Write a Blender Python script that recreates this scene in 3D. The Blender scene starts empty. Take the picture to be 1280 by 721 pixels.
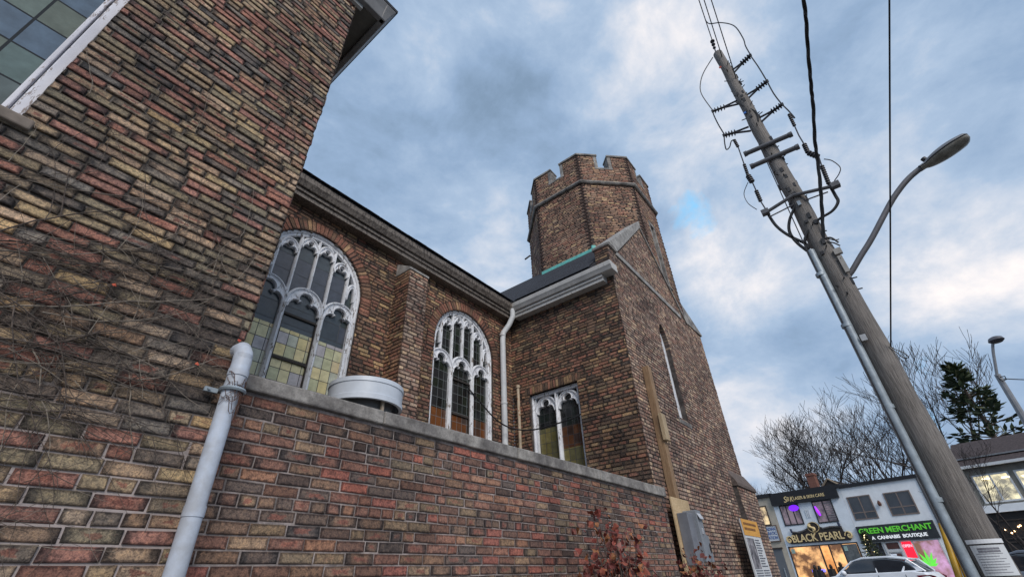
import bpy, math, random
import numpy as np
from mathutils import Vector, Matrix
random.seed(7); RS = random.Random(11)
sc = bpy.context.scene; COL = sc.collection
PI = math.pi
# ------------------------------------------------------------------ camera model
RM = np.array([[0.62627229, -0.77891101, -0.0328732], [0.4133115, 0.36747936, -0.83314616], [0.66102694, 0.50818948, 0.55207502]])
FP = 552.4; CZ = 1.3
def ray(x, y):
    return np.array([(x-640)/FP, (y-360.5)/FP, 1.0]) @ RM
def onX(x, y, d): r = ray(x, y); return Vector(r/r[0]*d + [0, 0, CZ])
def onY(x, y, d): r = ray(x, y); return Vector(r/r[1]*d + [0, 0, CZ])
def onZ(x, y, d): r = ray(x, y); return Vector(r/r[2]*(d-CZ) + [0, 0, CZ])

cam = bpy.data.cameras.new('camera'); co = bpy.data.objects.new('camera', cam); COL.objects.link(co)
m = Matrix.Identity(4)
for i in range(3):
    m[i][0] = RM[0][i]; m[i][1] = -RM[1][i]; m[i][2] = -RM[2][i]
m[0][3], m[1][3], m[2][3] = 0, 0, CZ
co.matrix_world = m
cam.sensor_width = 36; cam.lens = FP/1280*36; cam.clip_start = .05; cam.clip_end = 3000
sc.camera = co

# ------------------------------------------------------------------ colours / materials
def lin(c):
    return tuple(((v/255)/12.92 if v/255 <= .04045 else ((v/255+.055)/1.055)**2.4) for v in c)
MATS = {}
def newmat(name):
    mt = bpy.data.materials.new(name); mt.use_nodes = True
    nt = mt.node_tree; b = nt.nodes['Principled BSDF']
    return mt, nt, b
def N(nt, t, **kw):
    n = nt.nodes.new(t)
    for k, v in kw.items():
        if hasattr(n, k) and not k.startswith('i_'): setattr(n, k, v)
    return n
def noise(nt, scale, detail=4, rough=.6, coord='Object', dist=0, vec=None):
    n = nt.nodes.new('ShaderNodeTexNoise'); n.inputs['Scale'].default_value = scale
    n.inputs['Detail'].default_value = detail; n.inputs['Roughness'].default_value = rough; n.inputs['Distortion'].default_value = dist
    if vec is None:
        tc = nt.nodes.new('ShaderNodeTexCoord'); nt.links.new(tc.outputs[coord], n.inputs['Vector'])
    else: nt.links.new(vec, n.inputs['Vector'])
    return n
def ramp(nt, src, stops):
    r = nt.nodes.new('ShaderNodeValToRGB'); e = r.color_ramp.elements
    while len(e) < len(stops): e.new(.5)
    for k, (p, c) in enumerate(stops):
        e[k].position = p; e[k].color = (*c, 1) if len(c) == 3 else c
    nt.links.new(src, r.inputs[0]); return r
def mixc(nt, a, b, fac, mode='MIX'):
    x = nt.nodes.new('ShaderNodeMix'); x.data_type = 'RGBA'; x.blend_type = mode
    for s, v in ((x.inputs[0], fac), (x.inputs[6], a), (x.inputs[7], b)):
        if isinstance(v, (int, float)): s.default_value = v
        elif isinstance(v, tuple): s.default_value = (*v, 1)[:4]
        else: nt.links.new(v, s)
    return x.outputs[2]
def math_(nt, op, a, b=None, c=None, clamp=False):
    x = nt.nodes.new('ShaderNodeMath'); x.operation = op; x.use_clamp = clamp
    for s, v in zip(x.inputs, (a, b, c)):
        if v is None: continue
        if isinstance(v, (int, float)): s.default_value = v
        else: nt.links.new(v, s)
    return x.outputs[0]
def bump(nt, b, h, strength=.3, dist=.01):
    x = nt.nodes.new('ShaderNodeBump'); x.inputs['Strength'].default_value = strength; x.inputs['Distance'].default_value = dist
    nt.links.new(h, x.inputs['Height']); nt.links.new(x.outputs[0], b.inputs['Normal'])
def plain(name, c, rough=.6, var=.25, scale=6, metal=0, c2=None, bs=.2, bscale=40, spec=.4, bd=.004, coord='Object', lo=.38, hi=.66):
    if name in MATS: return MATS[name]
    mt, nt, b = newmat(name)
    n = noise(nt, scale, 6, .65, coord)
    c2 = c2 or tuple(v*(1-var) for v in c)
    r = ramp(nt, n.outputs[0], [(lo, c2), (hi, c)])
    if bs >= .3:
        ng = noise(nt, bscale*1.4, 6, .8, coord); rg = ramp(nt, ng.outputs[0], [(.33, (.55, .55, .56)), (.5, (1, 1, 1)), (.68, (1.35, 1.34, 1.3))])
        nl = noise(nt, scale*3.1, 5, .7, coord); rl = ramp(nt, nl.outputs[0], [(.36, (.62, .61, .60)), (.58, (1.05, 1.05, 1.05))])
        nt.links.new(mixc(nt, mixc(nt, r.outputs[0], rg.outputs[0], .7, 'MULTIPLY'), rl.outputs[0], .8, 'MULTIPLY'), b.inputs['Base Color'])
    else: nt.links.new(r.outputs[0], b.inputs['Base Color'])
    b.inputs['Roughness'].default_value = rough; b.inputs['Metallic'].default_value = metal
    b.inputs['Specular IOR Level'].default_value = spec
    if bs:
        n2 = noise(nt, bscale, 5, .7, coord); bump(nt, b, n2.outputs[0], bs, bd)
    MATS[name] = mt; return mt
def glow(name, c, s):
    if name in MATS: return MATS[name]
    mt, nt, b = newmat(name); b.inputs['Base Color'].default_value = (*c, 1)
    b.inputs['Emission Color'].default_value = (*c, 1); b.inputs['Emission Strength'].default_value = s
    MATS[name] = mt; return mt
def brick_mat(name, flash=(.25, .105, .085), dark=(.03, .032, .038), rough_amt=1.0, grime=.7):
    mt, nt, b = newmat(name)
    a = nt.nodes.new('ShaderNodeAttribute'); a.attribute_name = 'bc'
    u = nt.nodes.new('ShaderNodeAttribute'); u.attribute_name = 'bu'
    sep = nt.nodes.new('ShaderNodeSeparateColor'); nt.links.new(u.outputs['Color'], sep.inputs[0])
    du = math_(nt, 'ABSOLUTE', math_(nt, 'SUBTRACT', sep.outputs[0], .5))
    dv = math_(nt, 'ABSOLUTE', math_(nt, 'SUBTRACT', sep.outputs[1], .5))
    cen = math_(nt, 'SUBTRACT', 1.0, math_(nt, 'MULTIPLY', math_(nt, 'MAXIMUM', du, dv), 2.0))   # 1 at the brick's middle
    tc = nt.nodes.new('ShaderNodeTexCoord')
    n1 = noise(nt, 16, 5, .7, vec=tc.outputs['Object'])
    n2 = noise(nt, 130, 6, .75, vec=tc.outputs['Object'])
    n3 = noise(nt, 1.1, 5, .6, vec=tc.outputs['Object'])
    n4 = noise(nt, 42, 5, .7, vec=tc.outputs['Object'])
    m1 = math_(nt, 'ADD', math_(nt, 'MULTIPLY', cen, .9), math_(nt, 'SUBTRACT', math_(nt, 'MULTIPLY', n1.outputs[0], 2.2), 1.15))
    m1 = math_(nt, 'MULTIPLY', math_(nt, 'SUBTRACT', m1, .35), 5.0, clamp=True)
    isfl = math_(nt, 'MULTIPLY', math_(nt, 'SUBTRACT', a.outputs['Alpha'], .72), 12.0, clamp=True)
    f = math_(nt, 'MULTIPLY', math_(nt, 'MULTIPLY', m1, isfl), .8)
    col = mixc(nt, a.outputs['Color'], flash, f)
    # kiln-dark ends on some bricks
    m2 = math_(nt, 'MULTIPLY', math_(nt, 'SUBTRACT', math_(nt, 'ADD', math_(nt, 'MULTIPLY', du, 2.0), math_(nt, 'MULTIPLY', n1.outputs[0], 1.2)), 1.15), 4.0, clamp=True)
    isd = math_(nt, 'MULTIPLY', math_(nt, 'SUBTRACT', .32, sep.outputs[2]), 12.0, clamp=True)
    col = mixc(nt, col, dark, math_(nt, 'MULTIPLY', math_(nt, 'MULTIPLY', m2, isd), .7))
    r = ramp(nt, n2.outputs[0], [(.30, (.22, .22, .23)), (.5, (1, 1, 1)), (.70, (1.7, 1.62, 1.5))])
    eu = math_(nt, 'MULTIPLY', math_(nt, 'SUBTRACT', .5, du), 3.2); ev = math_(nt, 'SUBTRACT', .5, dv)
    ee = math_(nt, 'ADD', math_(nt, 'MINIMUM', eu, ev), math_(nt, 'MULTIPLY', math_(nt, 'SUBTRACT', n4.outputs[0], .5), .5))
    re_ = ramp(nt, ee, [(.02, (.42, .40, .42)), (.20, (1.06, 1.04, 1.02))])
    col = mixc(nt, col, re_.outputs[0], .9, 'MULTIPLY')
    col = mixc(nt, col, r.outputs[0], .9, 'MULTIPLY')
    r4 = ramp(nt, n4.outputs[0], [(.33, (.40, .42, .45)), (.5, (1, 1, 1)), (.67, (1.5, 1.42, 1.25))])
    col = mixc(nt, col, r4.outputs[0], .8, 'MULTIPLY')
    r3 = ramp(nt, n3.outputs[0], [(.38, (.50, .50, .52)), (.58, (1.08, 1.06, 1.02))])
    col = mixc(nt, col, r3.outputs[0], grime, 'MULTIPLY')
    nt.links.new(col, b.inputs['Base Color']); b.inputs['Roughness'].default_value = .85
    b.inputs['Specular IOR Level'].default_value = .3
    h = math_(nt, 'ADD', n2.outputs[0], math_(nt, 'MULTIPLY', n4.outputs[0], 1.5))
    bump(nt, b, h, .9*rough_amt, .006)
    return mt
def wood_mat(name, c1, c2, sc_=(9, 9, .8), rough=.8, bs=.6):
    if name in MATS: return MATS[name]
    mt, nt, b = newmat(name)
    tc = nt.nodes.new('ShaderNodeTexCoord'); mp = nt.nodes.new('ShaderNodeMapping')
    mp.inputs['Scale'].default_value = sc_; nt.links.new(tc.outputs['Object'], mp.inputs['Vector'])
    n = noise(nt, 4, 8, .7, vec=mp.outputs[0], dist=.4)
    n2 = noise(nt, 1.2, 4, .6, vec=tc.outputs['Object'])
    r = ramp(nt, n.outputs[0], [(.3, c1), (.62, c2)])
    r2 = ramp(nt, n2.outputs[0], [(.35, (.6, .58, .56)), (.65, (1, 1, 1))])
    nt.links.new(mixc(nt, r.outputs[0], r2.outputs[0], .7, 'MULTIPLY'), b.inputs['Base Color'])
    b.inputs['Roughness'].default_value = rough; bump(nt, b, n.outputs[0], bs, .01)
    MATS[name] = mt; return mt
def peel_paint(name, paint=(.80, .82, .86), under=(.20, .17, .15), amt=.565, zs=.25):
    if name in MATS: return MATS[name]
    mt, nt, b = newmat(name)
    tc = nt.nodes.new('ShaderNodeTexCoord'); mp = nt.nodes.new('ShaderNodeMapping')
    mp.inputs['Scale'].default_value = (1, 1, zs); nt.links.new(tc.outputs['Object'], mp.inputs['Vector'])
    n = noise(nt, 28, 8, .75, vec=mp.outputs[0]); n2 = noise(nt, 3, 4, .6, vec=tc.outputs['Object'])
    v = math_(nt, 'ADD', n.outputs[0], math_(nt, 'MULTIPLY', math_(nt, 'SUBTRACT', n2.outputs[0], .5), .35))
    r = ramp(nt, v, [(amt, paint), (amt+.04, under)])
    r2 = ramp(nt, n2.outputs[0], [(.3, (.72, .72, .74)), (.6, (1, 1, 1))])
    nt.links.new(mixc(nt, r.outputs[0], r2.outputs[0], .8, 'MULTIPLY'), b.inputs['Base Color'])
    b.inputs['Roughness'].default_value = .6; bump(nt, b, n.outputs[0], .4, .004)
    MATS[name] = mt; return mt
def glass_cells(name, cols, du, dv, axis=0, off=(0, 0), rough=.16, lead=.010, leadc=(.035, .035, .04), spec=.55):
    """leaded glass: small panes of their own colours, set in dark lead lines; axis 0 = panes run along X, 1 = along Y"""
    if name in MATS: return MATS[name]
    mt, nt, b = newmat(name)
    tc = nt.nodes.new('ShaderNodeTexCoord'); sp = nt.nodes.new('ShaderNodeSeparateXYZ'); nt.links.new(tc.outputs['Object'], sp.inputs[0])
    u = math_(nt, 'DIVIDE', math_(nt, 'ADD', sp.outputs[axis], off[0]), du); v = math_(nt, 'DIVIDE', math_(nt, 'ADD', sp.outputs[2], off[1]), dv)
    fu = math_(nt, 'FLOOR', u); fv = math_(nt, 'FLOOR', v)
    cb = nt.nodes.new('ShaderNodeCombineXYZ'); nt.links.new(fu, cb.inputs[0]); nt.links.new(fv, cb.inputs[1])
    wn = nt.nodes.new('ShaderNodeTexWhiteNoise'); wn.noise_dimensions = '3D'; nt.links.new(cb.outputs[0], wn.inputs[0])
    r = ramp(nt, wn.outputs['Value'], [(i/len(cols), c) for i, c in enumerate(cols)]); r.color_ramp.interpolation = 'CONSTANT'
    n = noise(nt, 9, 5, .6, vec=tc.outputs['Object'])
    r2 = ramp(nt, n.outputs[0], [(.3, (.7, .7, .7)), (.7, (1.15, 1.15, 1.15))])
    col = mixc(nt, r.outputs[0], r2.outputs[0], .9, 'MULTIPLY')
    def edge(w, d):
        f = math_(nt, 'FRACT', w); e = math_(nt, 'MINIMUM', f, math_(nt, 'SUBTRACT', 1.0, f))
        return math_(nt, 'LESS_THAN', e, lead/d/2)
    L = math_(nt, 'MAXIMUM', edge(u, du), edge(v, dv))
    col = mixc(nt, col, leadc, L)
    nt.links.new(col, b.inputs['Base Color']); b.inputs['Roughness'].default_value = rough
    nt.links.new(math_(nt, 'ADD', rough, math_(nt, 'MULTIPLY', L, .5)), b.inputs['Roughness'])
    b.inputs['Specular IOR Level'].default_value = spec
    n3 = noise(nt, 14, 3, .5, vec=tc.outputs['Object'])
    bump(nt, b, math_(nt, 'ADD', math_(nt, 'MULTIPLY', n3.outputs[0], .5), L), .35, .006)
    MATS[name] = mt; return mt

# ------------------------------------------------------------------ object helpers
def link(name, me, parent=None):
    o = bpy.data.objects.new(name, me); COL.objects.link(o)
    if parent is not None: o.parent = parent
    return o
def tag(o, label=None, cat=None, group=None, kind=None):
    if label: o['label'] = label
    if cat: o['category'] = cat
    if group: o['group'] = group
    if kind: o['kind'] = kind
    return o
def empty(name, loc=(0, 0, 0), label=None, cat=None, group=None, rz=0):
    o = bpy.data.objects.new(name, None); COL.objects.link(o); o.location = loc; o.rotation_euler = (0, 0, rz)
    o.empty_display_size = .2
    return tag(o, label, cat, group)
class MB:
    def __init__(s): s.v = []; s.f = []; s.mi = []; s.c1 = []; s.c2 = []
    def add(s, vs, fs, mi=0):
        k = len(s.v); s.v += [tuple(x) for x in vs]
        for f in fs: s.f.append(tuple(k+i for i in f)); s.mi.append(mi)
    def box(s, a, b, mi=0):
        x0, y0, z0 = a; x1, y1, z1 = b
        s.add([(x0, y0, z0), (x1, y0, z0), (x1, y1, z0), (x0, y1, z0), (x0, y0, z1), (x1, y0, z1), (x1, y1, z1), (x0, y1, z1)],
              [(0, 3, 2, 1), (4, 5, 6, 7), (0, 1, 5, 4), (1, 2, 6, 5), (2, 3, 7, 6), (3, 0, 4, 7)], mi)
    def obox(s, o, ax, ay, az, mi=0):
        """box from corner o with edge vectors"""
        o, ax, ay, az = map(Vector, (o, ax, ay, az))
        s.add([o, o+ax, o+ax+ay, o+ay, o+az, o+ax+az, o+ax+ay+az, o+ay+az],
              [(0, 3, 2, 1), (4, 5, 6, 7), (0, 1, 5, 4), (1, 2, 6, 5), (2, 3, 7, 6), (3, 0, 4, 7)], mi)
    def prism(s, poly, ext, mi=0):
        """poly: list of 3D points, ext: vector"""
        n = len(poly); e = Vector(ext); P = [Vector(p) for p in poly]
        s.add(P+[p+e for p in P], [tuple(range(n-1, -1, -1)), tuple(range(n, 2*n))]+[(i, (i+1) % n, n+(i+1) % n, n+i) for i in range(n)], mi)
    def tube(s, pts, r, n=8, mi=0, cap=True):
        P = [Vector(p) for p in pts]
        if len(P) < 2: return
        R = r if isinstance(r, (list, tuple)) else [r]*len(P)
        k = len(s.v); t0 = (P[1]-P[0]).normalized()
        up = Vector((0, 0, 1)) if abs(t0.z) < .9 else Vector((1, 0, 0))
        a = t0.cross(up).normalized()
        for i, p in enumerate(P):
            t = ((P[min(i+1, len(P)-1)]-P[max(i-1, 0)])).normalized()
            a = (a - t*a.dot(t))
            a = a.normalized() if a.length > 1e-6 else t.orthogonal().normalized()
            b = t.cross(a)
            for j in range(n):
                an = 2*PI*j/n; s.v.append(tuple(p + (a*math.cos(an)+b*math.sin(an))*R[i]))
        for i in range(len(P)-1):
            for j in range(n):
                s.f.append((k+i*n+j, k+i*n+(j+1) % n, k+(i+1)*n+(j+1) % n, k+(i+1)*n+j)); s.mi.append(mi)
        if cap:
            s.f.append(tuple(k+j for j in range(n-1, -1, -1))); s.mi.append(mi)
            s.f.append(tuple(k+(len(P)-1)*n+j for j in range(n))); s.mi.append(mi)
    def sweep(s, path, prof, A, B, closed=False, mi=0):
        """path of 3D points lying in a plane with normal B; prof = list of (side, B) offsets"""
        P = [Vector(p) for p in path]; n = len(P); m_ = len(prof); B = Vector(B).normalized(); k = len(s.v)
        for i, p in enumerate(P):
            if closed: t1 = (P[i]-P[i-1]); t2 = (P[(i+1) % n]-P[i])
            else:
                t1 = P[i]-P[i-1] if i else P[1]-P[0]; t2 = P[i+1]-P[i] if i < n-1 else P[-1]-P[-2]
            t1 = t1.normalized(); t2 = t2.normalized(); t = (t1+t2)
            t = t.normalized() if t.length > 1e-5 else t1
            sd = t.cross(B).normalized(); c = max(.35, t.dot(t2)); 
            for (u, v) in prof: s.v.append(tuple(p + sd*(u/c) + B*v))
        rng = n if closed else n-1
        for i in range(rng):
            for j in range(m_):
                a, b2 = i, (i+1) % n
                s.f.append((k+a*m_+j, k+a*m_+(j+1) % m_, k+b2*m_+(j+1) % m_, k+b2*m_+j)); s.mi.append(mi)
        if not closed:
            s.f.append(tuple(k+j for j in range(m_-1, -1, -1))); s.mi.append(mi)
            s.f.append(tuple(k+(n-1)*m_+j for j in range(m_))); s.mi.append(mi)
    def lathe(s, prof, c, n=24, mi=0, axis='z'):
        k = len(s.v)
        for (r, z) in prof:
            for j in range(n):
                a = 2*PI*j/n; s.v.append((c[0]+r*math.cos(a), c[1]+r*math.sin(a), c[2]+z))
        for i in range(len(prof)-1):
            for j in range(n): s.f.append((k+i*n+j, k+i*n+(j+1) % n, k+(i+1)*n+(j+1) % n, k+(i+1)*n+j)); s.mi.append(mi)
    def build(s, name, mats, parent=None, smooth=False, bevel=0, origin=None):
        me = bpy.data.meshes.new(name); V = s.v
        if origin: V = [(x-origin[0], y-origin[1], z-origin[2]) for x, y, z in V]
        me.from_pydata(V, [], s.f)
        for m_ in (mats if isinstance(mats, (list, tuple)) else [mats]): me.materials.append(m_)
        me.polygons.foreach_set('material_index', s.mi)
        if smooth: me.polygons.foreach_set('use_smooth', [True]*len(s.f))
        if s.c1:
            for nm, d in (('bc', s.c1), ('bu', s.c2)):
                at = me.attributes.new(nm, 'FLOAT_COLOR', 'CORNER'); at.data.foreach_set('color', np.array(d, dtype=np.float32).ravel())
        me.update()
        o = link(name, me, parent)
        if origin: o.location = origin
        if bevel:
            b = o.modifiers.new('bevel', 'BEVEL'); b.width = bevel; b.segments = 2; b.limit_method = 'ANGLE'
        if smooth and not bevel:
            pass
        return o
def autosmooth(o, ang=40):
    me = o.data; me.polygons.foreach_set('use_smooth', [True]*len(me.polygons))
    import bmesh
    bm = bmesh.new(); bm.from_mesh(me); bm.normal_update()
    for e in bm.edges:
        if len(e.link_faces) == 2 and e.calc_face_angle(0) > math.radians(ang): e.smooth = False
    bm.to_mesh(me); bm.free()
    return o

# ------------------------------------------------------------------ brickwork
PITCH = .0713; MJ = .010
def sub_intervals(iv, a, b):
    out = []
    for (x, y) in iv:
        if b <= x or a >= y: out.append((x, y)); continue
        if a > x: out.append((x, a))
        if b < y: out.append((b, y))
    return out
def brickwork(name, O, U, Nn, z0, z1, iv, palette, mats, parent, thick=.25, iv_core=None, L=.225, proud=.010, header_every=0,
              header_p=.12, jit=.0015, seed=1, fine=True, core=True, PITCH=.0713, bed=.010, trim=(0, 0)):
    """real bricks in courses with a mortar body behind.  iv(z)->list of (u0,u1)."""
    rs = random.Random(seed); mb = MB(); O = Vector(O); U = Vector(U).normalized(); Nn = Vector(Nn).normalized(); Z = Vector((0, 0, 1))
    iv_core = iv_core or iv; k0 = int(math.floor(z0/PITCH)); k1 = int(math.ceil(z1/PITCH))
    tw = [p[1] for p in palette]; cs = [p[0] for p in palette]
    gray = (.1, .1, .1, 0)
    def pt(u, z, n): return O+U*u+Z*z+Nn*n
    for k in range(k0, k1):
        za = max(k*PITCH, z0); zb = min((k+1)*PITCH, z1)
        if zb-za < .012: continue
        zm = (za+zb)/2
        if core:
            ci = iv_core(zm)
            for ci_, (a, b) in enumerate(ci):
                if ci_ == 0: a += trim[0]
                if ci_ == len(ci)-1: b -= trim[1]
                if b-a < .004: continue
                vs = [pt(a, za, 0), pt(b, za, 0), pt(b, zb, 0), pt(a, zb, 0), pt(a, za, -thick), pt(b, za, -thick), pt(b, zb, -thick), pt(a, zb, -thick)]
                fs = [(0, 1, 2, 3), (4, 7, 6, 5), (0, 3, 7, 4), (1, 5, 6, 2), (3, 2, 6, 7), (0, 4, 5, 1)]
                mb.add(vs, fs, 1)
                for _ in range(24): mb.c1.append(gray); mb.c2.append(gray)
        hd = header_every and k % header_every == 0
        for (a, b) in iv(zm):
            if b-a < .03: continue
            Lr = L/2 if hd else L
            off = (L*.25 if hd else (L/2 if k % 2 else 0)) + (rs.random()-.5)*(.13 if fine else .1)
            x = math.floor((a-off)/Lr)*Lr+off
            while x < b-1e-6:
                ln = Lr
                if not hd and rs.random() < header_p: ln = Lr/2
                xa, xb = max(x, a), min(x+ln, b); x += ln
                if b-xb < .03: xb = b; x = b
                if xb-xa < .018: continue
                ua, ub = xa+MJ/2, xb-MJ/2; va, vb = za+bed/2, zb-bed/2
                if xa == a: ua = xa
                if xb == b: ub = xb
                if ub-ua < .01 or vb-va < .008: continue
                c = cs[0]; t = rs.random()*sum(tw)
                for cc, w in zip(cs, tw):
                    t -= w
                    if t <= 0: c = cc; break
                g = .86+.29*rs.random(); h = (rs.random()-.5)*.10
                col = (max(0, c[0]*g*(1+h)), c[1]*g, max(0, c[2]*g*(1-h)), rs.random())
                p = proud*(.55+.9*rs.random()); r3 = rs.random()
                j = lambda: (rs.random()-.5)*2*jit
                e = .0045 if fine else .003
                tl, tr = j(), j()
                base = [(ua+j(), va+j()), (ub+j(), va+j()), (ub+j(), vb+j()), (ua+j(), vb+j())]
                cu, cv = (ua+ub)/2, (va+vb)/2
                inn = [(u_-e if u_ > cu else u_+e, v_-e if v_ > cv else v_+e) for u_, v_ in base]
                sk = [p+j()*1.2+tl, p+j()*1.2+tr, p+j()*1.2+tr, p+j()*1.2+tl]
                vs = [pt(u_, v_, -.004) for u_, v_ in base]+[pt(u_, v_, q-e*.8) for (u_, v_), q in zip(base, sk)]+[pt(u_, v_, q) for (u_, v_), q in zip(inn, sk)]
                fs = [(8, 9, 10, 11)]+[(i, (i+1) % 4, 4+(i+1) % 4, 4+i) for i in range(4)]+[(4+i, 4+(i+1) % 4, 8+(i+1) % 4, 8+i) for i in range(4)]
                mb.add(vs, fs, 0)
                uvs = [(0, 0), (1, 0), (1, 1), (0, 1)]
                for f in fs:
                    for i in f:
                        mb.c1.append(col); q = uvs[i % 4]; mb.c2.append((q[0], q[1], r3, 1))
    return mb.build(name, mats, parent)

def P_(*a):
    out = []
    for c, w in a:
        l = lin(c); g = .3*l[0]+.55*l[1]+.15*l[2]; t = (g*1.10, g*.99, g*.88)
        out.append((tuple(v*.63+q*.37 for v, q in zip(l, t)), w))
    W = sum(w for _, w in out); mean = [sum(c[i]*w for c, w in out)/W for i in range(3)]
    return [(tuple((v*.74+m_*.26)*k_ for v, m_, k_ in zip(c, mean, (1.50, 1.47, 1.44))), w) for c, w in out]
PAL_WING = P_(((150, 130, 98), 3), ((122, 116, 92), 3.2), ((96, 98, 98), 2.6), ((152, 88, 80), 3.0), ((162, 138, 114), 2), ((166, 142, 92), .6), ((66, 70, 76), 1.6), ((134, 106, 84), 2.4), ((128, 74, 68), 2.2), ((104, 96, 82), 2))
PAL_LOW = P_(((128, 82, 70), 3.4), ((74, 72, 74), 1.8), ((150, 70, 60), 1.8), ((112, 88, 72), 3), ((112, 100, 78), 1.4), ((60, 54, 56), 1.4), ((136, 112, 86), 1.2), ((98, 70, 64), 2.6), ((146, 100, 76), .5))
PAL_NAVE = P_(((132, 98, 72), 3), ((104, 78, 64), 2.6), ((170, 142, 92), 1.2), ((142, 88, 72), 2.4), ((74, 62, 56), 1.5), ((124, 110, 84), 1.6), ((112, 72, 62), 1.8))
PAL_TRANS = P_(((118, 88, 68), 3), ((86, 70, 60), 2.6), ((156, 126, 84), 1.2), ((138, 84, 68), 2.2), ((56, 52, 52), 1.6), ((108, 98, 76), 1.4))
PAL_GABLE = P_(((142, 118, 106), 3), ((164, 142, 124), 2), ((112, 94, 88), 2.4), ((140, 98, 86), 2.2), ((96, 78, 74), 1.8), ((176, 152, 122), .9))
PAL_TOWER = P_(((150, 118, 96), 3), ((122, 94, 80), 2.6), ((178, 150, 106), 1.3), ((144, 94, 80), 2.4), ((92, 74, 70), 1.7), ((128, 104, 90), 1.6))
MB_WING = brick_mat('brick_weathered'); MB_LOW = brick_mat('brick_rose'); MB_NAVE = brick_mat('brick_brown', grime=.8); MB_GAB = brick_mat('brick_tower', rough_amt=.7)
def mortar(name, c, c2): return plain(name, c, .95, .4, 5, c2=c2, bs=.8, bscale=60, bd=.006, spec=.1)
MO_WING = mortar('mortar_wing', (.17, .15, .135), (.075, .068, .062))
def _repoint():
    nt = MO_WING.node_tree; b = nt.nodes['Principled BSDF']; old = b.inputs['Base Color'].links[0].from_socket
    g = nt.nodes.new('ShaderNodeNewGeometry'); sp = nt.nodes.new('ShaderNodeSeparateXYZ'); nt.links.new(g.outputs['Position'], sp.inputs[0])
    n = noise(nt, 3, 4); z = math_(nt, 'ADD', sp.outputs[2], math_(nt, 'MULTIPLY', n.outputs[0], .8))
    f = math_(nt, 'MULTIPLY', math_(nt, 'SUBTRACT', 2.6, z), 3.0, clamp=True)
    nt.links.new(mixc(nt, old, (.40, .345, .33), f), b.inputs['Base Color'])
_repoint()
MO_LOW = mortar('mortar_low', (.42, .36, .34), (.16, .14, .135))
MO_NAVE = mortar('mortar_nave', (.15, .125, .11), (.07, .06, .055))
MO_GAB = mortar('mortar_gable', (.15, .13, .12), (.07, .062, .06))
STONE = plain('limestone', (.38, .36, .335), .85, .4, 3.5, c2=(.15, .14, .135), bs=.5, bscale=45, bd=.006)
STONE_L = plain('limestone_light', (.42, .41, .39), .85, .3, 5, c2=(.24, .23, .22), bs=.4, bscale=45, bd=.005)
PAINT = peel_paint('peeling_white_paint')
PAINT_S = peel_paint('gutter_paint', (.50, .49, .47), (.24, .20, .17), .60)
PAINT_OLD = peel_paint('weathered_fascia_paint', (.20, .17, .145), (.08, .065, .055), .50)
DARKW = plain('dark_wood', (.05, .042, .038), .8)
SHINGLE = plain('asphalt_shingle', (.045, .048, .062), .9, .6, 22, bs=.9, bscale=35, bd=.02)
VERD = plain('copper_verdigris', (.16, .55, .50), .6, .3, 8)
BLACK = plain('black_rubber', (.015, .015, .017), .5, .2, 30, bs=0)
IRON = plain('dark_iron', (.05, .05, .055), .55, .4, 20, metal=.3)
GALV = plain('galvanised', (.36, .42, .47), .5, .3, 8, metal=.25)

# ------------------------------------------------------------------ church
church = empty('church', (7.93, 3.2, 0), 'brown brick church with leaded arched windows, gabled transept and battlemented octagonal tower', 'church')
def CH(o):
    o.parent = church; o.matrix_parent_inverse = Matrix.Translation((-7.93, -3.2, 0)); return o
def hw(z, a, zs, b):
    if z <= zs: return a
    t = (z-zs)/b
    return a*math.sqrt(max(0, 1-t*t)) if t < 1 else 0
# nave wall (plane Y=6.2)
NY = 6.2; WA = .905; WS = 5.55; WB = .93; WIN = [2.71, 6.30]
def nave_iv(g):
    def f(z):
        iv = [(0.6, 7.93)]
        for cx in WIN:
            if z > 2.6:
                h = hw(z, WA+(g if z > WS-.25 else 0), WS, WB+g)
                if h > 0: iv = sub_intervals(iv, cx-h, cx+h)
        return iv
    return f
CH(brickwork('nave_wall', (0, NY, 0), (1, 0, 0), (0, -1, 0), .0, 7.1, nave_iv(.215), PAL_NAVE, [MB_NAVE, MO_NAVE], None, .28, nave_iv(0), seed=3, header_every=6))
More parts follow.
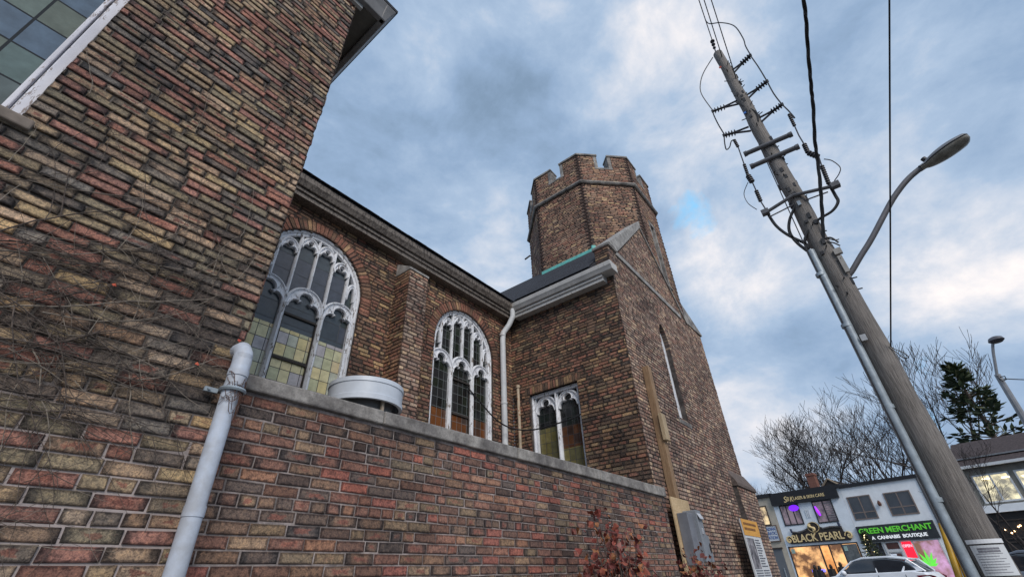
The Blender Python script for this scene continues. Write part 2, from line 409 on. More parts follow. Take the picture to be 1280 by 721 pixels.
# arch rings
def arch_ring(name, cx, Y, a, zs, b, t, mats, pal, step=.068, depth=.2, axis='x', n_sign=-1, spread=.25, a0=0):
    rs = random.Random(5); mb = MB()
    # sample the ellipse by arc length
    P = []; K = 400
    for i in range(K+1):
        an = PI*i/K; P.append((cx-a*math.cos(an), zs+b*math.sin(an), -math.cos(an)*b, math.sin(an)*a))
    pts = [(cx-a, zs-spread+spread*i/20, -1, 0) for i in range(20)]+P+[(cx+a, zs-spread*i/20, 1, 0) for i in range(1, 21)]
    d = [0]
    for i in range(1, len(pts)): d.append(d[-1]+math.hypot(pts[i][0]-pts[i-1][0], pts[i][1]-pts[i-1][1]))
    def at_(s):
        i = min(max(1, next((k for k, q in enumerate(d) if q >= s), len(d)-1)), len(d)-1); f = (s-d[i-1])/(d[i]-d[i-1]+1e-9)
        p = [pts[i-1][q]*(1-f)+pts[i][q]*f for q in range(4)]; L = math.hypot(p[2], p[3]); return p[0], p[1], p[2]/L, p[3]/L
    n = int(d[-1]/step); g = .005
    for i in range(n):
        s0, s1 = d[-1]*i/n+g, d[-1]*(i+1)/n-g
        A, B = at_(s0), at_(s1); jt = (rs.random()-.5)*.012
        c = pal[0][0]; tt = rs.random()*sum(w for _, w in pal)
        for cc, w in pal:
            tt -= w
            if tt <= 0: c = cc; break
        gg = .8+.4*rs.random(); col = (c[0]*gg, c[1]*gg, c[2]*gg, rs.random()); p = .008+.008*rs.random(); r3 = rs.random()
        q = [(A[0], A[1]), (B[0], B[1]), (B[0]+B[2]*(t+jt), B[1]+B[3]*(t+jt)), (A[0]+A[2]*(t+jt), A[1]+A[3]*(t+jt))]
        vs = [(u, Y-p, z) for u, z in q]+[(u, Y+depth, z) for u, z in q]
        fs = [(0, 1, 2, 3), (4, 7, 6, 5), (0, 4, 5, 1), (1, 5, 6, 2), (2, 6, 7, 3), (3, 7, 4, 0)]
        if axis == 'y': vs = [(Y-p if k < 4 else Y+depth, q[k % 4][0], q[k % 4][1]) for k in range(8)]
        mb.add(vs, fs, 0)
        for f in fs:
            for k in f: mb.c1.append(col); mb.c2.append((0 if k % 4 in (0, 3) else 1, 0 if k % 4 < 2 else 1, r3, 1))
    # mortar bed behind the voussoirs, reaching back to line the soffit
    for i in range(len(pts)-1):
        A, B = pts[i], pts[i+1]; la = math.hypot(A[2], A[3]); lb = math.hypot(B[2], B[3])
        q = [(A[0]+A[2]/la*.002, A[1]+A[3]/la*.002), (B[0]+B[2]/lb*.002, B[1]+B[3]/lb*.002), (B[0]+B[2]/lb*t, B[1]+B[3]/lb*t), (A[0]+A[2]/la*t, A[1]+A[3]/la*t)]
        if axis == 'y': vs = [(Y-.001, u, z) for u, z in q]+[(Y+depth+.05, u, z) for u, z in q]
        else: vs = [(u, Y-.001, z) for u, z in q]+[(u, Y+depth+.05, z) for u, z in q]
        fs = [(0, 1, 2, 3), (0, 4, 5, 1), (4, 7, 6, 5)]
        mb.add(vs, fs, 1)
        for _ in range(12): mb.c1.append((.1, .1, .1, 0)); mb.c2.append((.1, .1, .1, 0))
    return mb.build(name, mats)
PAL_ARCH = P_(((140, 84, 66), 3), ((128, 96, 72), 2), ((112, 70, 58), 2), ((160, 126, 84), .7), ((96, 74, 60), 1))
for cx in WIN: CH(arch_ring('brick_arch', cx, NY, WA, WS, WB, .21, [MB_NAVE, MO_NAVE], PAL_ARCH))

def trefoil(cx, zs, h, H):
    """cusped head path from (cx-h,zs) up over to (cx+h,zs); H = rise"""
    r = h*.46; zc = zs+H-r-.01; pts = []
    for i in range(7):     # side lobe
        t = i/6; an = PI-t*PI*.62
        pts.append((cx-h*.50+h*.5*math.cos(an)*1.0, zs+(H*.50)*math.sin(an)*1.0))
    cusp = pts[-1]
    a0 = PI+.55
    top = []
    for i in range(13):
        an = a0-(a0-PI/2)*i/12; top.append((cx+r*math.cos(an), zc+r*math.sin(an)))
    left = pts+top
    return left+[(2*cx-x, z) for x, z in reversed(left[:-1])]
def outer_head(cx, zs, h, H, n=13):
    """rounded, slightly pointed arch"""
    left = []
    for i in range(n):
        t = i/(n-1); an = PI-t*PI/2
        left.append((cx+h*math.cos(an), zs+H*(math.sin(an)**.9)))
    return left+[(2*cx-x, z) for x, z in reversed(left[:-1])]
def resample(p, n):
    d = [0]
    for i in range(1, len(p)): d.append(d[-1]+math.hypot(p[i][0]-p[i-1][0], p[i][1]-p[i-1][1]))
    out = []; k = 1
    for i in range(n):
        s = d[-1]*i/(n-1)
        while k < len(d)-1 and d[k] < s: k += 1
        f = (s-d[k-1])/(d[k]-d[k-1]+1e-9); out.append((p[k-1][0]*(1-f)+p[k][0]*f, p[k-1][1]*(1-f)+p[k][1]*f))
    return out
def gothic(mb, M3, paths_main, paths_thin, heads):
    """M3 maps (u,z,d) -> 3D. d = towards the viewer"""
    o = Vector(M3(0, 0, 0)); B = (Vector(M3(0, 0, 1))-o); A = None
    main = [(-.040, -.05), (-.040, .02), (-.012, .065), (.012, .065), (.040, .02), (.040, -.05)]
    thin = [(-.024, -.04), (-.024, .01), (-.007, .04), (.007, .04), (.024, .01), (.024, -.04)]
    cus = [(-.016, -.04), (-.016, .02), (-.004, .042), (.004, .042), (.016, .02), (.016, -.04)]
    for p in paths_main: mb.sweep([M3(u, z, 0) for u, z in p], main, A, B)
    for p in paths_thin: mb.sweep([M3(u, z, 0) for u, z in p], thin, A, B)
    for (inn, out_, big) in heads:
        mb.sweep([M3(u, z, 0) for u, z in inn], cus, A, B)
        a = resample(inn, 41); b = resample(out_, 41); k = len(mb.v)
        for d_ in (.012, -.03):
            for (u, z), (u2, z2) in zip(a, b):
                mb.v.append(tuple(M3(u, z, d_))); mb.v.append(tuple(M3(u2, z2, d_)))
        for q in (0, 82):
            for i in range(40):
                mb.f.append((k+q+2*i, k+q+2*i+2, k+q+2*i+3, k+q+2*i+1)); mb.mi.append(0)
FR = [(-.055, -.08), (-.055, .065), (-.02, .075), (-.002, .06), (.004, .04), (.045, .034), (.045, -.08)]
YEL = [tuple(v*q_ for v, q_ in zip(lin(c), (1.95, 1.85, 1.55))) for c in ((166, 161, 134), (152, 152, 132), (170, 161, 130), (144, 148, 144), (162, 152, 130), (140, 138, 150), (146, 148, 126), (168, 158, 122))]
DRK = [lin(c) for c in ((70, 78, 84), (62, 68, 74), (74, 78, 88), (58, 66, 64))]
G_UP = glass_cells('leaded_glass_dark', DRK, 2.0, .30, off=(.6, .1))
G_Y = glass_cells('leaded_glass_amber', YEL, .155, .19, off=(.02, 0))
G_B = glass_cells('leaded_glass_brown', [lin(c) for c in ((96, 62, 40), (116, 72, 42), (84, 60, 48), (106, 66, 38), (70, 56, 48))], .14, .19, off=(.05, .0), rough=.1, leadc=(.13, .13, .13))
G_D = glass_cells('leaded_glass_black', [lin(c) for c in ((34, 40, 38), (28, 30, 30), (44, 46, 48), (36, 44, 36))], .14, .19, off=(.05, .0), rough=.08, leadc=(.11, .12, .12))
G_O = glass_cells('leaded_glass_olive', [lin(c) for c in ((110, 104, 66), (124, 116, 76), (100, 98, 70))], .14, .22, axis=1, rough=.12)
def nave_window(cx, lo, up, zsplit, drop=0):
    Y = NY+.10; z0 = 2.95
    M3 = lambda u, z, d: Vector((cx+u, Y-d, z))
    w = empty('window', (cx, Y, z0)); CH(w)
    def W(o): o.parent = w; o.matrix_parent_inverse = Matrix.Translation((-cx, -Y, -z0)); return o
    a = WA-.045; b = WB-.045
    mb = MB(); path = [(-a, z0), (-a, WS)]+[(-a*math.cos(PI*i/40), WS+b*math.sin(PI*i/40)) for i in range(1, 40)]+[(a, WS), (a, z0)]
    mb.sweep([M3(u, z, 0) for u, z in path], FR, None, (0, -1, 0))
    W(mb.build('frame', PAINT))
    def top(u): return WS+b*math.sqrt(max(0, 1-(u/a)**2))
    mb = MB(); z1 = 5.02; heads = []; thin = []; main = []
    for u in (-.32, .32): main.append([(u, z0), (u, z1)]); thin.append([(u, z1), (u, top(u)-.02)])
    for u in (-.64, 0, .64): thin.append([(u, z1+.33), (u, top(u)-.02)])
    for c in (-.64, 0, .64):
        h = .30; H = .36
        cc = c if abs(c) < .1 else c-math.copysign(.03, c)
        out_ = outer_head(cc, z1, h, H); inn = trefoil(cc, z1-.05, h-.035, H-.02)
        thin.append(out_); heads.append((inn, out_, 1))
    for i in range(6):
        c = -.80+.32*i; h = .145
        if abs(c) > .7: c = math.copysign(.745, c); h = .09
        zt = .45*min(top(c-h), top(c+h))+.55*top(c)-.035
        H = .22 if abs(c) < .7 else .30; zs = zt-H-.02
        out_ = outer_head(c, zs, h, H); inn = trefoil(c, zs-.02, h-.02, H-.02) if abs(c) < .7 else outer_head(c, zs-.02, h-.02, H-.04)
        heads.append((inn, out_, 0)); thin.append(out_)
    gothic(mb, M3, main, thin, heads); W(mb.build('tracery', PAINT))
    # panes: lower lights and upper lights
    def pane(u0, u1, za, zb, mat, nm='pane'):
        mb = MB(); n = 14; lo_ = []; 
        ztop = [min(zb, top(u0+(u1-u0)*i/n)) for i in range(n+1)]
        poly = [M3(u0, za, -.03), M3(u1, za, -.03)]+[M3(u0+(u1-u0)*i/n, ztop[i], -.03) for i in range(n, -1, -1)]
        mb.prism(poly, (0, .012, 0)); W(mb.build(nm, mat))
    for u0, u1 in ((-.86, -.32), (-.32, .32), (.32, .86)):
        pane(u0, u1, z0, zsplit, lo); pane(u0, u1, zsplit, 5.36, up)
    for i in range(6): pane(max(-.855, -.96+.32*i), min(.855, -.64+.32*i), 5.362, 9, G_UP if lo is G_Y else G_D)
    # opening casement in the middle light
    mb = MB(); cs_ = DARKW
    for (x0, x1, za, zb) in ((-.285, -.262, z0, 4.86), (.262, .285, z0, 4.86), (-.262, .262, 4.84, 4.875), (-.262, .262, 4.12, 4.16)):
        mb.box((cx+x0, Y+.0, za), (cx+x1, Y+.028, zb))
    W(mb.build('casement', cs_)); 
    mb = MB(); mb.box((cx-.93, Y-.16, z0-.1), (cx+.93, Y+.1, z0)); W(mb.build('sill', STONE))
    return w
nave_window(2.71, G_Y, G_UP, 4.62)
nave_window(6.30, G_B, G_D, 4.15)

# buttress between the two windows
bt = empty('buttress', (4.51, 5.77, 0)); CH(bt)
def BT(o): o.parent = bt; o.matrix_parent_inverse = Matrix.Translation((-4.51, -5.77, 0)); return o
BT(brickwork('buttress_face', (4.285, 5.77, 0), (1, 0, 0), (0, -1, 0), 0, 6.42, lambda z: [(0, .455)], PAL_GABLE, [MB_NAVE, MO_NAVE], None, .2, seed=8, trim=(.016, .016)))
BT(brickwork('buttress_side', (4.285, 6.2, 0), (0, -1, 0), (-1, 0, 0), 0, 6.42, lambda z: [(0, .43)], PAL_NAVE, [MB_NAVE, MO_NAVE], None, .1, seed=9, trim=(0, .016)))
BT(brickwork('buttress_side', (4.74, 5.77, 0), (0, 1, 0), (1, 0, 0), 0, 6.42, lambda z: [(0, .43)], PAL_NAVE, [MB_NAVE, MO_NAVE], None, .1, seed=10, trim=(.016, 0)))
mb = MB(); mb.prism([(4.27, 5.745, 6.42), (4.27, 5.745, 6.47), (4.27, 6.2, 6.74), (4.27, 6.2, 6.42)], (.485, 0, 0)); BT(mb.build('cap_stone', STONE_L, bevel=.008))

# transept side wall X = 7.93, two-light window Y 4.44..5.70, Z <= 4.82
TW = (4.44, 5.71, 4.82)
def ts_iv(z):
    iv = [(0, 3.0)]
    if 2.4 < z < TW[2]: iv = sub_intervals(iv, TW[0]-3.2, TW[1]-3.2)
    if 4.82 < z < 5.02: iv = sub_intervals(iv, TW[0]-3.3, TW[1]-3.1)
    return iv
def ts_core(z):
    iv = [(0, 3.0)]
    if 2.4 < z < TW[2]: iv = sub_intervals(iv, TW[0]-3.2, TW[1]-3.2)
    return iv
CH(brickwork('transept_side_wall', (7.93, 3.2, 0), (0, 1, 0), (-1, 0, 0), 0, 7.1, ts_iv, PAL_TRANS, [MB_NAVE, MO_NAVE], None, .28, ts_core, seed=12, header_p=.2, trim=(.016, .02)))
# soldier course over the small window
mb = MB(); rs = random.Random(4); y = TW[0]-.1
while y < TW[1]+.08:
    c = rs.choice(PAL_TRANS)[0]; g = .7+.5*rs.random(); col = (c[0]*g, c[1]*g, c[2]*g, rs.random()); r3 = rs.random()
    x0 = 7.93-.010-.006*rs.random(); q = [(y+.005, 4.83), (y+.066, 4.83), (y+.066, 5.012), (y+.005, 5.012)]
    mb.add([(x0, a, b) for a, b in q]+[(7.94, a, b) for a, b in q], [(0, 1, 2, 3), (0, 4, 5, 1), (1, 5, 6, 2), (2, 6, 7, 3), (3, 7, 4, 0)])
    for f in range(5):
        for k in range(4): mb.c1.append(col); mb.c2.append(((0, 1, 1, 0)[k], (0, 0, 1, 1)[k], r3, 1))
    y += .0713
CH(mb.build('soldier_course', MB_NAVE))
# small window
sw = empty('window', (8.05, 5.07, 3.0)); CH(sw)
def SW(o): o.parent = sw; o.matrix_parent_inverse = Matrix.Translation((-8.05, -5.07, -3.0)); return o
cy = (TW[0]+TW[1])/2; hwid = (TW[1]-TW[0])/2
M3 = lambda u, z, d: Vector((8.06-d, cy+u, z))
mb = MB()
for u in (-hwid+.045, hwid-.045): mb.sweep([M3(u, 2.9, 0), M3(u, 4.8, 0)], FR if u > 0 else [(-x, y_) for x, y_ in reversed(FR)], None, (-1, 0, 0))
mb.sweep([M3(-hwid+.02, 4.785, 0), M3(hwid-.02, 4.785, 0)], [(-.04, -.06), (-.04, .06), (.035, .06), (.035, -.06)], None, (-1, 0, 0))
SW(mb.build('frame', PAINT))
mb = MB(); heads = []; thin = []
for c in (-.29, .29):
    out_ = outer_head(c, 4.42, .265, .31); inn = trefoil(c, 4.38, .23, .31); heads.append((inn, out_, 1)); thin.append(out_)
gothic(mb, M3, [[(0, 2.9), (0, 4.74)]], thin, heads); SW(mb.build('tracery', PAINT))
for u0, u1, za, zb, mt in ((-hwid+.02, 0, 2.9, 3.55, G_O), (0, hwid-.02, 2.9, 4.05, G_O), (-hwid+.02, 0, 4.0, 4.76, 'd'), (0, hwid-.02, 4.05, 4.76, 'd'), (-hwid+.02, 0, 3.55, 4.0, 'b')):
    if mt == 'd': mt = glass_cells('leaded_glass_black_side', [lin(c) for c in ((34, 40, 38), (28, 30, 30), (44, 46, 48))], .14, .19, axis=1, rough=.08)
    if mt == 'b': mt = glass_cells('leaded_glass_brown_side', [lin(c) for c in ((80, 52, 40), (64, 48, 42), (92, 60, 40))], .14, .19, axis=1, rough=.1)
    mb = MB(); mb.box((8.09, cy+u0, za), (8.10, cy+u1, zb)); SW(mb.build('pane', mt))

# gable front wall Y=3.2
LC = (10.46, .27, 6.15, .62, 4.25)     # lancet centre, half width, spring, rise, sill
def gab(z):
    if z < 7.80: L_, R_ = 7.93, 13.02
    else:
        t = (z-7.80)/(10.20-7.80)
        L_ = 7.93 if z < 7.88 else 8.30+(10.62-8.30)*t; R_ = 13.02+(10.66-13.02)*t
    return L_, R_
def gab_iv(g):
    def f(z):
        L_, R_ = gab(z)
        if R_-L_ < .05: return []
        iv = [(L_, R_)]
        if LC[4] < z < LC[2]+LC[3]+g:
            h = hw(z, LC[1]+(g if z > LC[2] else 0), LC[2], LC[3]+g)
            if h > 0: iv = sub_intervals(iv, LC[0]-h, LC[0]+h)
        if 7.80 < z < 7.95 and L_ < 12.4: iv = sub_intervals(iv, 8.33, 12.55)
        return iv
    return f
CH(brickwork('gable_wall', (0, 3.2, 0), (1, 0, 0), (0, -1, 0), 0, 10.2, gab_iv(.11), PAL_GABLE, [MB_GAB, MO_GAB], None, .3, gab_iv(0), seed=21, header_p=.3, header_every=5, trim=(.016, 0)))
CH(arch_ring('lancet_arch', LC[0], 3.2, LC[1], LC[2], LC[3], .105, [MB_GAB, MO_GAB], PAL_GABLE, step=.07, spread=.0001))
mb = MB(); mb.box((8.33, 3.165, 7.80), (12.55, 3.5, 7.94)); CH(mb.build('string_course', STONE_L, bevel=.01))
mb = MB(); mb.prism([(LC[0]-.37, 3.17, LC[4]-.12), (LC[0]-.37, 3.17, LC[4]-.02), (LC[0]-.37, 3.40, LC[4]+.05), (LC[0]-.37, 3.40, LC[4]-.12)], (.74, 0, 0)); CH(mb.build('lancet_sill', STONE, bevel=.006))
lw = empty('window', (LC[0], 3.38, LC[4])); CH(lw)
def LW(o): o.parent = lw; o.matrix_parent_inverse = Matrix.Translation((-LC[0], -3.38, -LC[4])); return o
M3 = lambda u, z, d: Vector((LC[0]+u, 3.36-d, z)); mb = MB(); a_ = LC[1]-.03
mb.sweep([M3(u, z, 0) for u, z in [(-a_, LC[4]), (-a_, LC[2])]+[(-a_*math.cos(PI*i/24), LC[2]+(LC[3]-.03)*math.sin(PI*i/24)) for i in range(1, 24)]+[(a_, LC[2]), (a_, LC[4])]],
         [(-.03, -.05), (-.03, .05), (.03, .05), (.05, .0), (.05, -.05)], None, (0, -1, 0)); LW(mb.build('frame', PAINT))
WPANE = plain('whitewashed_glass', (.50, .54, .60), .35, .5, 7, c2=(.26, .30, .36), bs=.1)
mb = MB(); poly = [M3(-a_, LC[4], -.02), M3(a_, LC[4], -.02), M3(a_, LC[2], -.02)]+[M3(a_*math.cos(PI*i/20), LC[2]+(LC[3]-.03)*math.sin(PI*i/20), -.02) for i in range(1, 20)]+[M3(-a_, LC[2], -.02)]
mb.prism(poly, (0, .01, 0)); LW(mb.build('pane', WPANE))
# return of the gable above the eave and the kneeler
CH(brickwork('gable_return', (7.93, 3.2, 0), (0, 1, 0), (-1, 0, 0), 7.1, 7.88, lambda z: [(0, .36)], PAL_TRANS, [MB_NAVE, MO_NAVE], None, .25, seed=13, trim=(.016, 0)))
mb = MB(); mb.box((8.17, 3.205, 7.1), (8.4, 3.56, 7.88)); CH(mb.build('gable_core', MO_GAB))
mb = MB(); mb.box((7.90, 3.15, 7.88), (8.34, 3.60, 7.95)); CH(mb.build('kneeler', STONE, bevel=.008))
mb = MB()
mb.prism([(7.92, 3.14, 7.951), (8.36, 3.14, 7.905), (10.66, 3.14, 10.22), (10.66, 3.14, 10.48)], (0, .47, 0)); CH(mb.build('raking_coping', STONE_L, bevel=.01))
mb = MB(); mb.prism([(10.662, 3.15, 10.15), (10.662, 3.15, 10.24), (13.10, 3.15, 7.84), (13.02, 3.15, 7.78)], (0, .3, 0)); CH(mb.build('raking_coping', STONE, bevel=.01))

# roofs
def slab_roof(name, pts, th, parent=None):
    """thick roof plane"""
    n = (Vector(pts[1])-Vector(pts[0])).cross(Vector(pts[2])-Vector(pts[0])).normalized()
    if n.z < 0: n = -n; 
    mb = MB(); mb.prism(pts, n*-th); return mb.build(name, SHINGLE)
CH(slab_roof('transept_roof', [(7.60, 3.56, 7.24), (10.62, 3.56, 10.22), (10.62, 12.0, 10.22), (7.60, 6.0, 7.24)], .08))
CH(slab_roof('transept_roof', [(13.5, 3.56, 7.4), (10.624, 3.56, 10.22), (10.624, 12.0, 10.22), (13.5, 12, 7.4)], .08))
CH(slab_roof('nave_roof', [(0.5, 5.86, 7.23), (7.75, 5.86, 7.23), (10.3, 12.5, 10.6), (0.5, 12.5, 10.6)], .09))
# ragged shingle courses along both eaves
def shingle_edge(name, p0, p1, up, n):
    mb = MB(); rs = random.Random(31); P0, P1 = Vector(p0), Vector(p1); U = (P1-P0); L = U.length; U.normalize(); up = Vector(up).normalized(); nn = U.cross(up).normalized()
    if nn.z < 0: nn = -nn
    for r in range(n):
        x = -rs.random()*.1
        while x < L:
            w = .14+.18*rs.random(); a = max(0, x); b = min(L, x+w-.006); x += w
            if b <= a: continue
            e = rs.random()*.018
            mb.obox(P0+U*a+up*(r*.14-e)+nn*(.012+.004*rs.random()), U*(b-a), up*.2, nn*.014)
    return mb.build(name, SHINGLE)
CH(shingle_edge('shingles', (1.0, 5.83, 7.225), (7.6, 5.83, 7.225), (0, .89, .45), 5))
CH(shingle_edge('shingles', (7.60, 3.6, 7.235), (7.60, 5.75, 7.235), (.71, 0, .70), 18))
# eave gutters
GP = [(0, 6.84), (.20, 6.84), (.20, 6.92), (.235, 6.93), (.235, 6.99), (.27, 7.0), (.30, 7.06), (.325, 7.10), (.335, 7.20), (.0, 7.20)]
mb = MB(); mb.prism([(7.93-o, 3.36, z) for o, z in GP[:5]]+[(7.93, 3.36, 6.99)], (0, 2.55, 0)); CH(autosmooth(mb.build('eave_board', PAINT_S), 30))
mb = MB(); mb.prism([(7.925-o, 3.07, z) for o, z in [(0, 7.0)]+GP[5:]], (0, 2.84, 0)); CH(mb.build('gutter', PAINT_S, bevel=.006))
mb = MB(); mb.prism([(1.0, 6.2-o, z) for o, z in GP[:5]]+[(1.0, 6.2, 6.99)], (6.93, 0, 0)); CH(mb.build('eave_board', PAINT_OLD))
mb = MB(); mb.prism([(1.0, 6.195-o, z) for o, z in [(0, 7.0)]+GP[5:]], (6.63, 0, 0)); CH(mb.build('gutter', PAINT_OLD, bevel=.006))
# downspout in the corner
dsp = MB(); pts = [(7.66, 5.90, 7.06), (7.66, 5.90, 6.86), (7.60, 5.98, 6.62), (7.50, 6.09, 6.40), (7.48, 6.10, 6.2), (7.48, 6.10, 2.0)]
dsp.tube(pts, .068, 14)
for z in (6.3, 4.6, 3.2): dsp.tube([(7.48, 6.10, z), (7.48, 6.10, z+.05)], .078, 14)
CH(autosmooth(dsp.build('downspout', peel_paint('pipe_paint', (.60, .62, .64), (.30, .16, .09), .63)), 40))
vp = MB(); vp.tube([(7.75, 5.90, 2.0), (7.75, 5.90, 5.0)], .035, 12); vp.tube([(7.75, 5.90, 5.0), (7.75, 5.90, 5.06)], .05, 12)
CH(autosmooth(vp.build('vent_pipe', peel_paint('rusty_pipe_paint', (.52, .42, .30), (.34, .15, .07), .53, .5)), 40))
# black cable drooping from window to the small window
def catenary(p, q, sag, n=20):
    p, q = Vector(p), Vector(q); return [p.lerp(q, i/n)-Vector((0, 0, sag*4*(i/n)*(1-i/n))) for i in range(n+1)]
mb = MB(); c0 = onY(583, 482, 6.36); mid = onX(655, 537, 7.75); c1 = onX(729, 515, 7.98)
pts = [onY(583, 482, 6.3), onY(600, 502, 6.15), onY(620, 524, 6.0), onY(640, 535, 5.85), onX(665, 537, 7.70), onX(690, 531, 7.80), onX(712, 524, 7.87), onX(727, 517, 7.98)]
def smooth_path(pts, n=6):
    P = [Vector(p) for p in pts]; out = []
    for i in range(len(P)-1):
        a, b, c, d = P[max(i-1, 0)], P[i], P[i+1], P[min(i+2, len(P)-1)]
        for k in range(n):
            t = k/n; out.append(.5*((2*b)+(c-a)*t+(2*a-5*b+4*c-d)*t*t+(3*b-a-3*c+d)*t*t*t))
    return out+[P[-1]]
mb.tube(smooth_path(pts), .015, 6); o = mb.build('power_cable', BLACK); tag(o, 'black cable drooping across the church wall between the second tall window and the small window', 'cable')

# tower ------------------------------------------------------------
TX, TY, AP = 12.52, 5.59, 2.29
tower = empty('tower', (TX, TY, 0)); CH(tower)
def TT(o): o.parent = tower; o.matrix_parent_inverse = Matrix.Translation((-TX, -TY, 0)); return o
def octa(ap): s = ap*math.tan(PI/8); return [(-ap, s), (-ap, -s), (-s, -ap), (s, -ap), (ap, -s), (ap, s), (s, ap), (-s, ap)]
OC = octa(AP); SL = 2*AP*math.tan(PI/8)
NOT = (SL/2-.20, SL/2+.20); ZT0 = 6.9; ZS = 12.86; ZC = 13.70; ZM = 14.38
SLIT = (SL/2-.16, SL/2+.16, 9.15, 11.6)
for k in range(8):
    p, q = OC[k], OC[(k+1) % 8]; U = Vector((q[0]-p[0], q[1]-p[1], 0)).normalized(); Nn = Vector((U.y, -U.x, 0))
    if Nn.dot(Vector((p[0]+q[0], p[1]+q[1], 0))) < 0: Nn = -Nn
    zl = 7.0 if k in (0, 1, 2) else 8.0
    def ivt(z, k=k):
        par = int(math.floor(z/PITCH)) % 2
        i0 = .05 if par else .125
        iv = [(i0, SL-(.125 if par else .05))]
        if ZS-.06 < z < ZS+.08: iv = [(.0, .0)]
        if z > ZC: iv = sub_intervals(iv, NOT[0]-.13, NOT[1]+.13)
        elif z > ZC-.1: iv = sub_intervals(iv, NOT[0]-.13, NOT[1]+.13)
        if k == 2 and SLIT[2]-.1 < z < SLIT[3]+.14: iv = sub_intervals(iv, SLIT[0]-.10, SLIT[1]+.10)
        return iv
    def ivc(z, k=k):
        iv = [(.03, SL-.03)]
        if z > ZC-.03: iv = sub_intervals(iv, NOT[0]-.02, NOT[1]+.02)
        if k == 2 and SLIT[2]-.03 < z < SLIT[3]+.03: iv = sub_intervals(iv, SLIT[0]-.02, SLIT[1]+.02)
        return iv
    TT(brickwork('tower_face', (TX+p[0], TY+p[1], 0), U, Nn, zl, ZM-.08, ivt, PAL_TOWER, [MB_GAB, MO_GAB], None, .35, ivc, seed=40+k, header_p=.25, proud=.014))
    o3 = Vector((TX+p[0], TY+p[1], 0)); Z = Vector((0, 0, 1))
    mb = MB()   # stone jambs, sills and copings of the battlement
    for a, b in ((NOT[0]-.13, NOT[0]), (NOT[1], NOT[1]+.13)): mb.obox(o3+U*a+Nn*.016+Z*ZC, U*(b-a), Nn*-.40, Z*(ZM-.08-ZC))
    mb.obox(o3+U*(NOT[0]-.14)+Nn*.03+Z*(ZC-.09), U*(NOT[1]-NOT[0]+.28), Nn*-.44, Z*.088)
    s1 = .05*math.tan(PI/8)
    for a, b in ((-s1, NOT[0]+.02), (NOT[1]-.02, SL+s1)): mb.obox(o3+U*a+Nn*.05+Z*(ZM-.08), U*(b-a), Nn*-.46, Z*.085)
    TT(mb.build('battlement_stone', STONE, bevel=.01))
QB = plain('quoin_brick_shade', (.045, .028, .024), .9, .4, 30, bs=.6)  # dark brown corner brick, with the shade of the notched gap put into its colour
mb = MB()
for (x, y) in OC:
    d = Vector((x, y, 0)).normalized(); c = Vector((TX+x, TY+y, 0))-d*.075
    mb.tube([c+Vector((0, 0, 7.0)), c+Vector((0, 0, ZM-.09))], .062, 8)
TT(mb.build('quoin', QB))
rs = random.Random(77)      # dark quoin bricks with projecting ends
for k, (x, y) in enumerate(OC):
    mb = MB()
    for s_, kk in ((1, k), (-1, k-1)):
        mb = MB()
        p, q = OC[kk % 8], OC[(kk+1) % 8]; U = Vector((q[0]-p[0], q[1]-p[1], 0)).normalized(); Nn = Vector((U.y, -U.x, 0))
        if Nn.dot(Vector((p[0]+q[0], p[1]+q[1], 0))) < 0: Nn = -Nn
        U = U*s_
        mb.obox(Vector((TX+x, TY+y, 7.0))+U*.012-Nn*.02, U*.02, Nn*.014, Vector((0, 0, ZM-.12-7.0))); z = 7.0
        while z < ZM-.12:
            par = int(round(z/PITCH)) % 2
            if par == (0 if s_ > 0 else 1) and not (ZS-.08 < z < ZS+.06): mb.obox(Vector((TX+x, TY+y, z+.006))+U*.012-Nn*.02, U*(.06+.03*rs.random()), Nn*(.034+.012*rs.random()), Vector((0, 0, .058)))
            z += PITCH
        TT(mb.build('quoin_course', plain('quoin_header', (.10, .06, .05), .9, .5, 18, bs=.5)))
# string course ring
mb = MB(); prof = [(.0, -.05), (.06, -.05), (.10, 0), (.10, .05), (.03, .10), (.0, .10)]
rings = []
for (o_, z_) in prof: rings.append([(TX+x, TY+y, ZS+z_) for x, y in octa(AP+o_+.012)])
k0 = 0; mb.v = [p for r in rings for p in r]
for i in range(len(prof)):
    for j in range(8): a, b = i*8, ((i+1) % len(prof))*8; mb.f.append((a+j, a+(j+1) % 8, b+(j+1) % 8, b+j)); mb.mi.append(0)
TT(mb.build('string_course', STONE, bevel=.008))
mb = MB(); mb.prism([(TX+x, TY+y, 13.0) for x, y in octa(AP-.32)], (0, 0, .1)); TT(mb.build('tower_roof', SHINGLE))
# slit window in the street face
fx = TX+OC[2][0]; fy = TY-AP
sl = empty('window', (fx+SL/2, fy, 9.15)); 
sl.parent = church; sl.matrix_parent_inverse = Matrix.Translation((-7.93, -3.2, 0))
def SLW(o): o.parent = sl; o.matrix_parent_inverse = Matrix.Translation((-(fx+SL/2), -fy, -9.15)); return o
mb = MB(); a, b = fx+SLIT[0], fx+SLIT[1]
for x0, x1 in ((a-.10, a), (b, b+.10)): mb.box((x0, fy-.018, 9.15), (x1, fy+.3, 11.6))
mb.box((a-.12, fy-.022, 11.6), (b+.12, fy+.3, 11.74)); SLW(mb.build('surround', STONE, bevel=.008))
mb = MB(); mb.prism([(a-.16, fy-.06, 9.02), (a-.16, fy-.06, 9.06), (a-.16, fy+.3, 9.2), (a-.16, fy+.3, 9.02)], (b-a+.32, 0, 0)); SLW(mb.build('sill', STONE_L, bevel=.008))
mb = MB(); mb.box((a, fy+.2, 9.15), (b, fy+.21, 11.6)); SLW(mb.build('pane', WPANE))
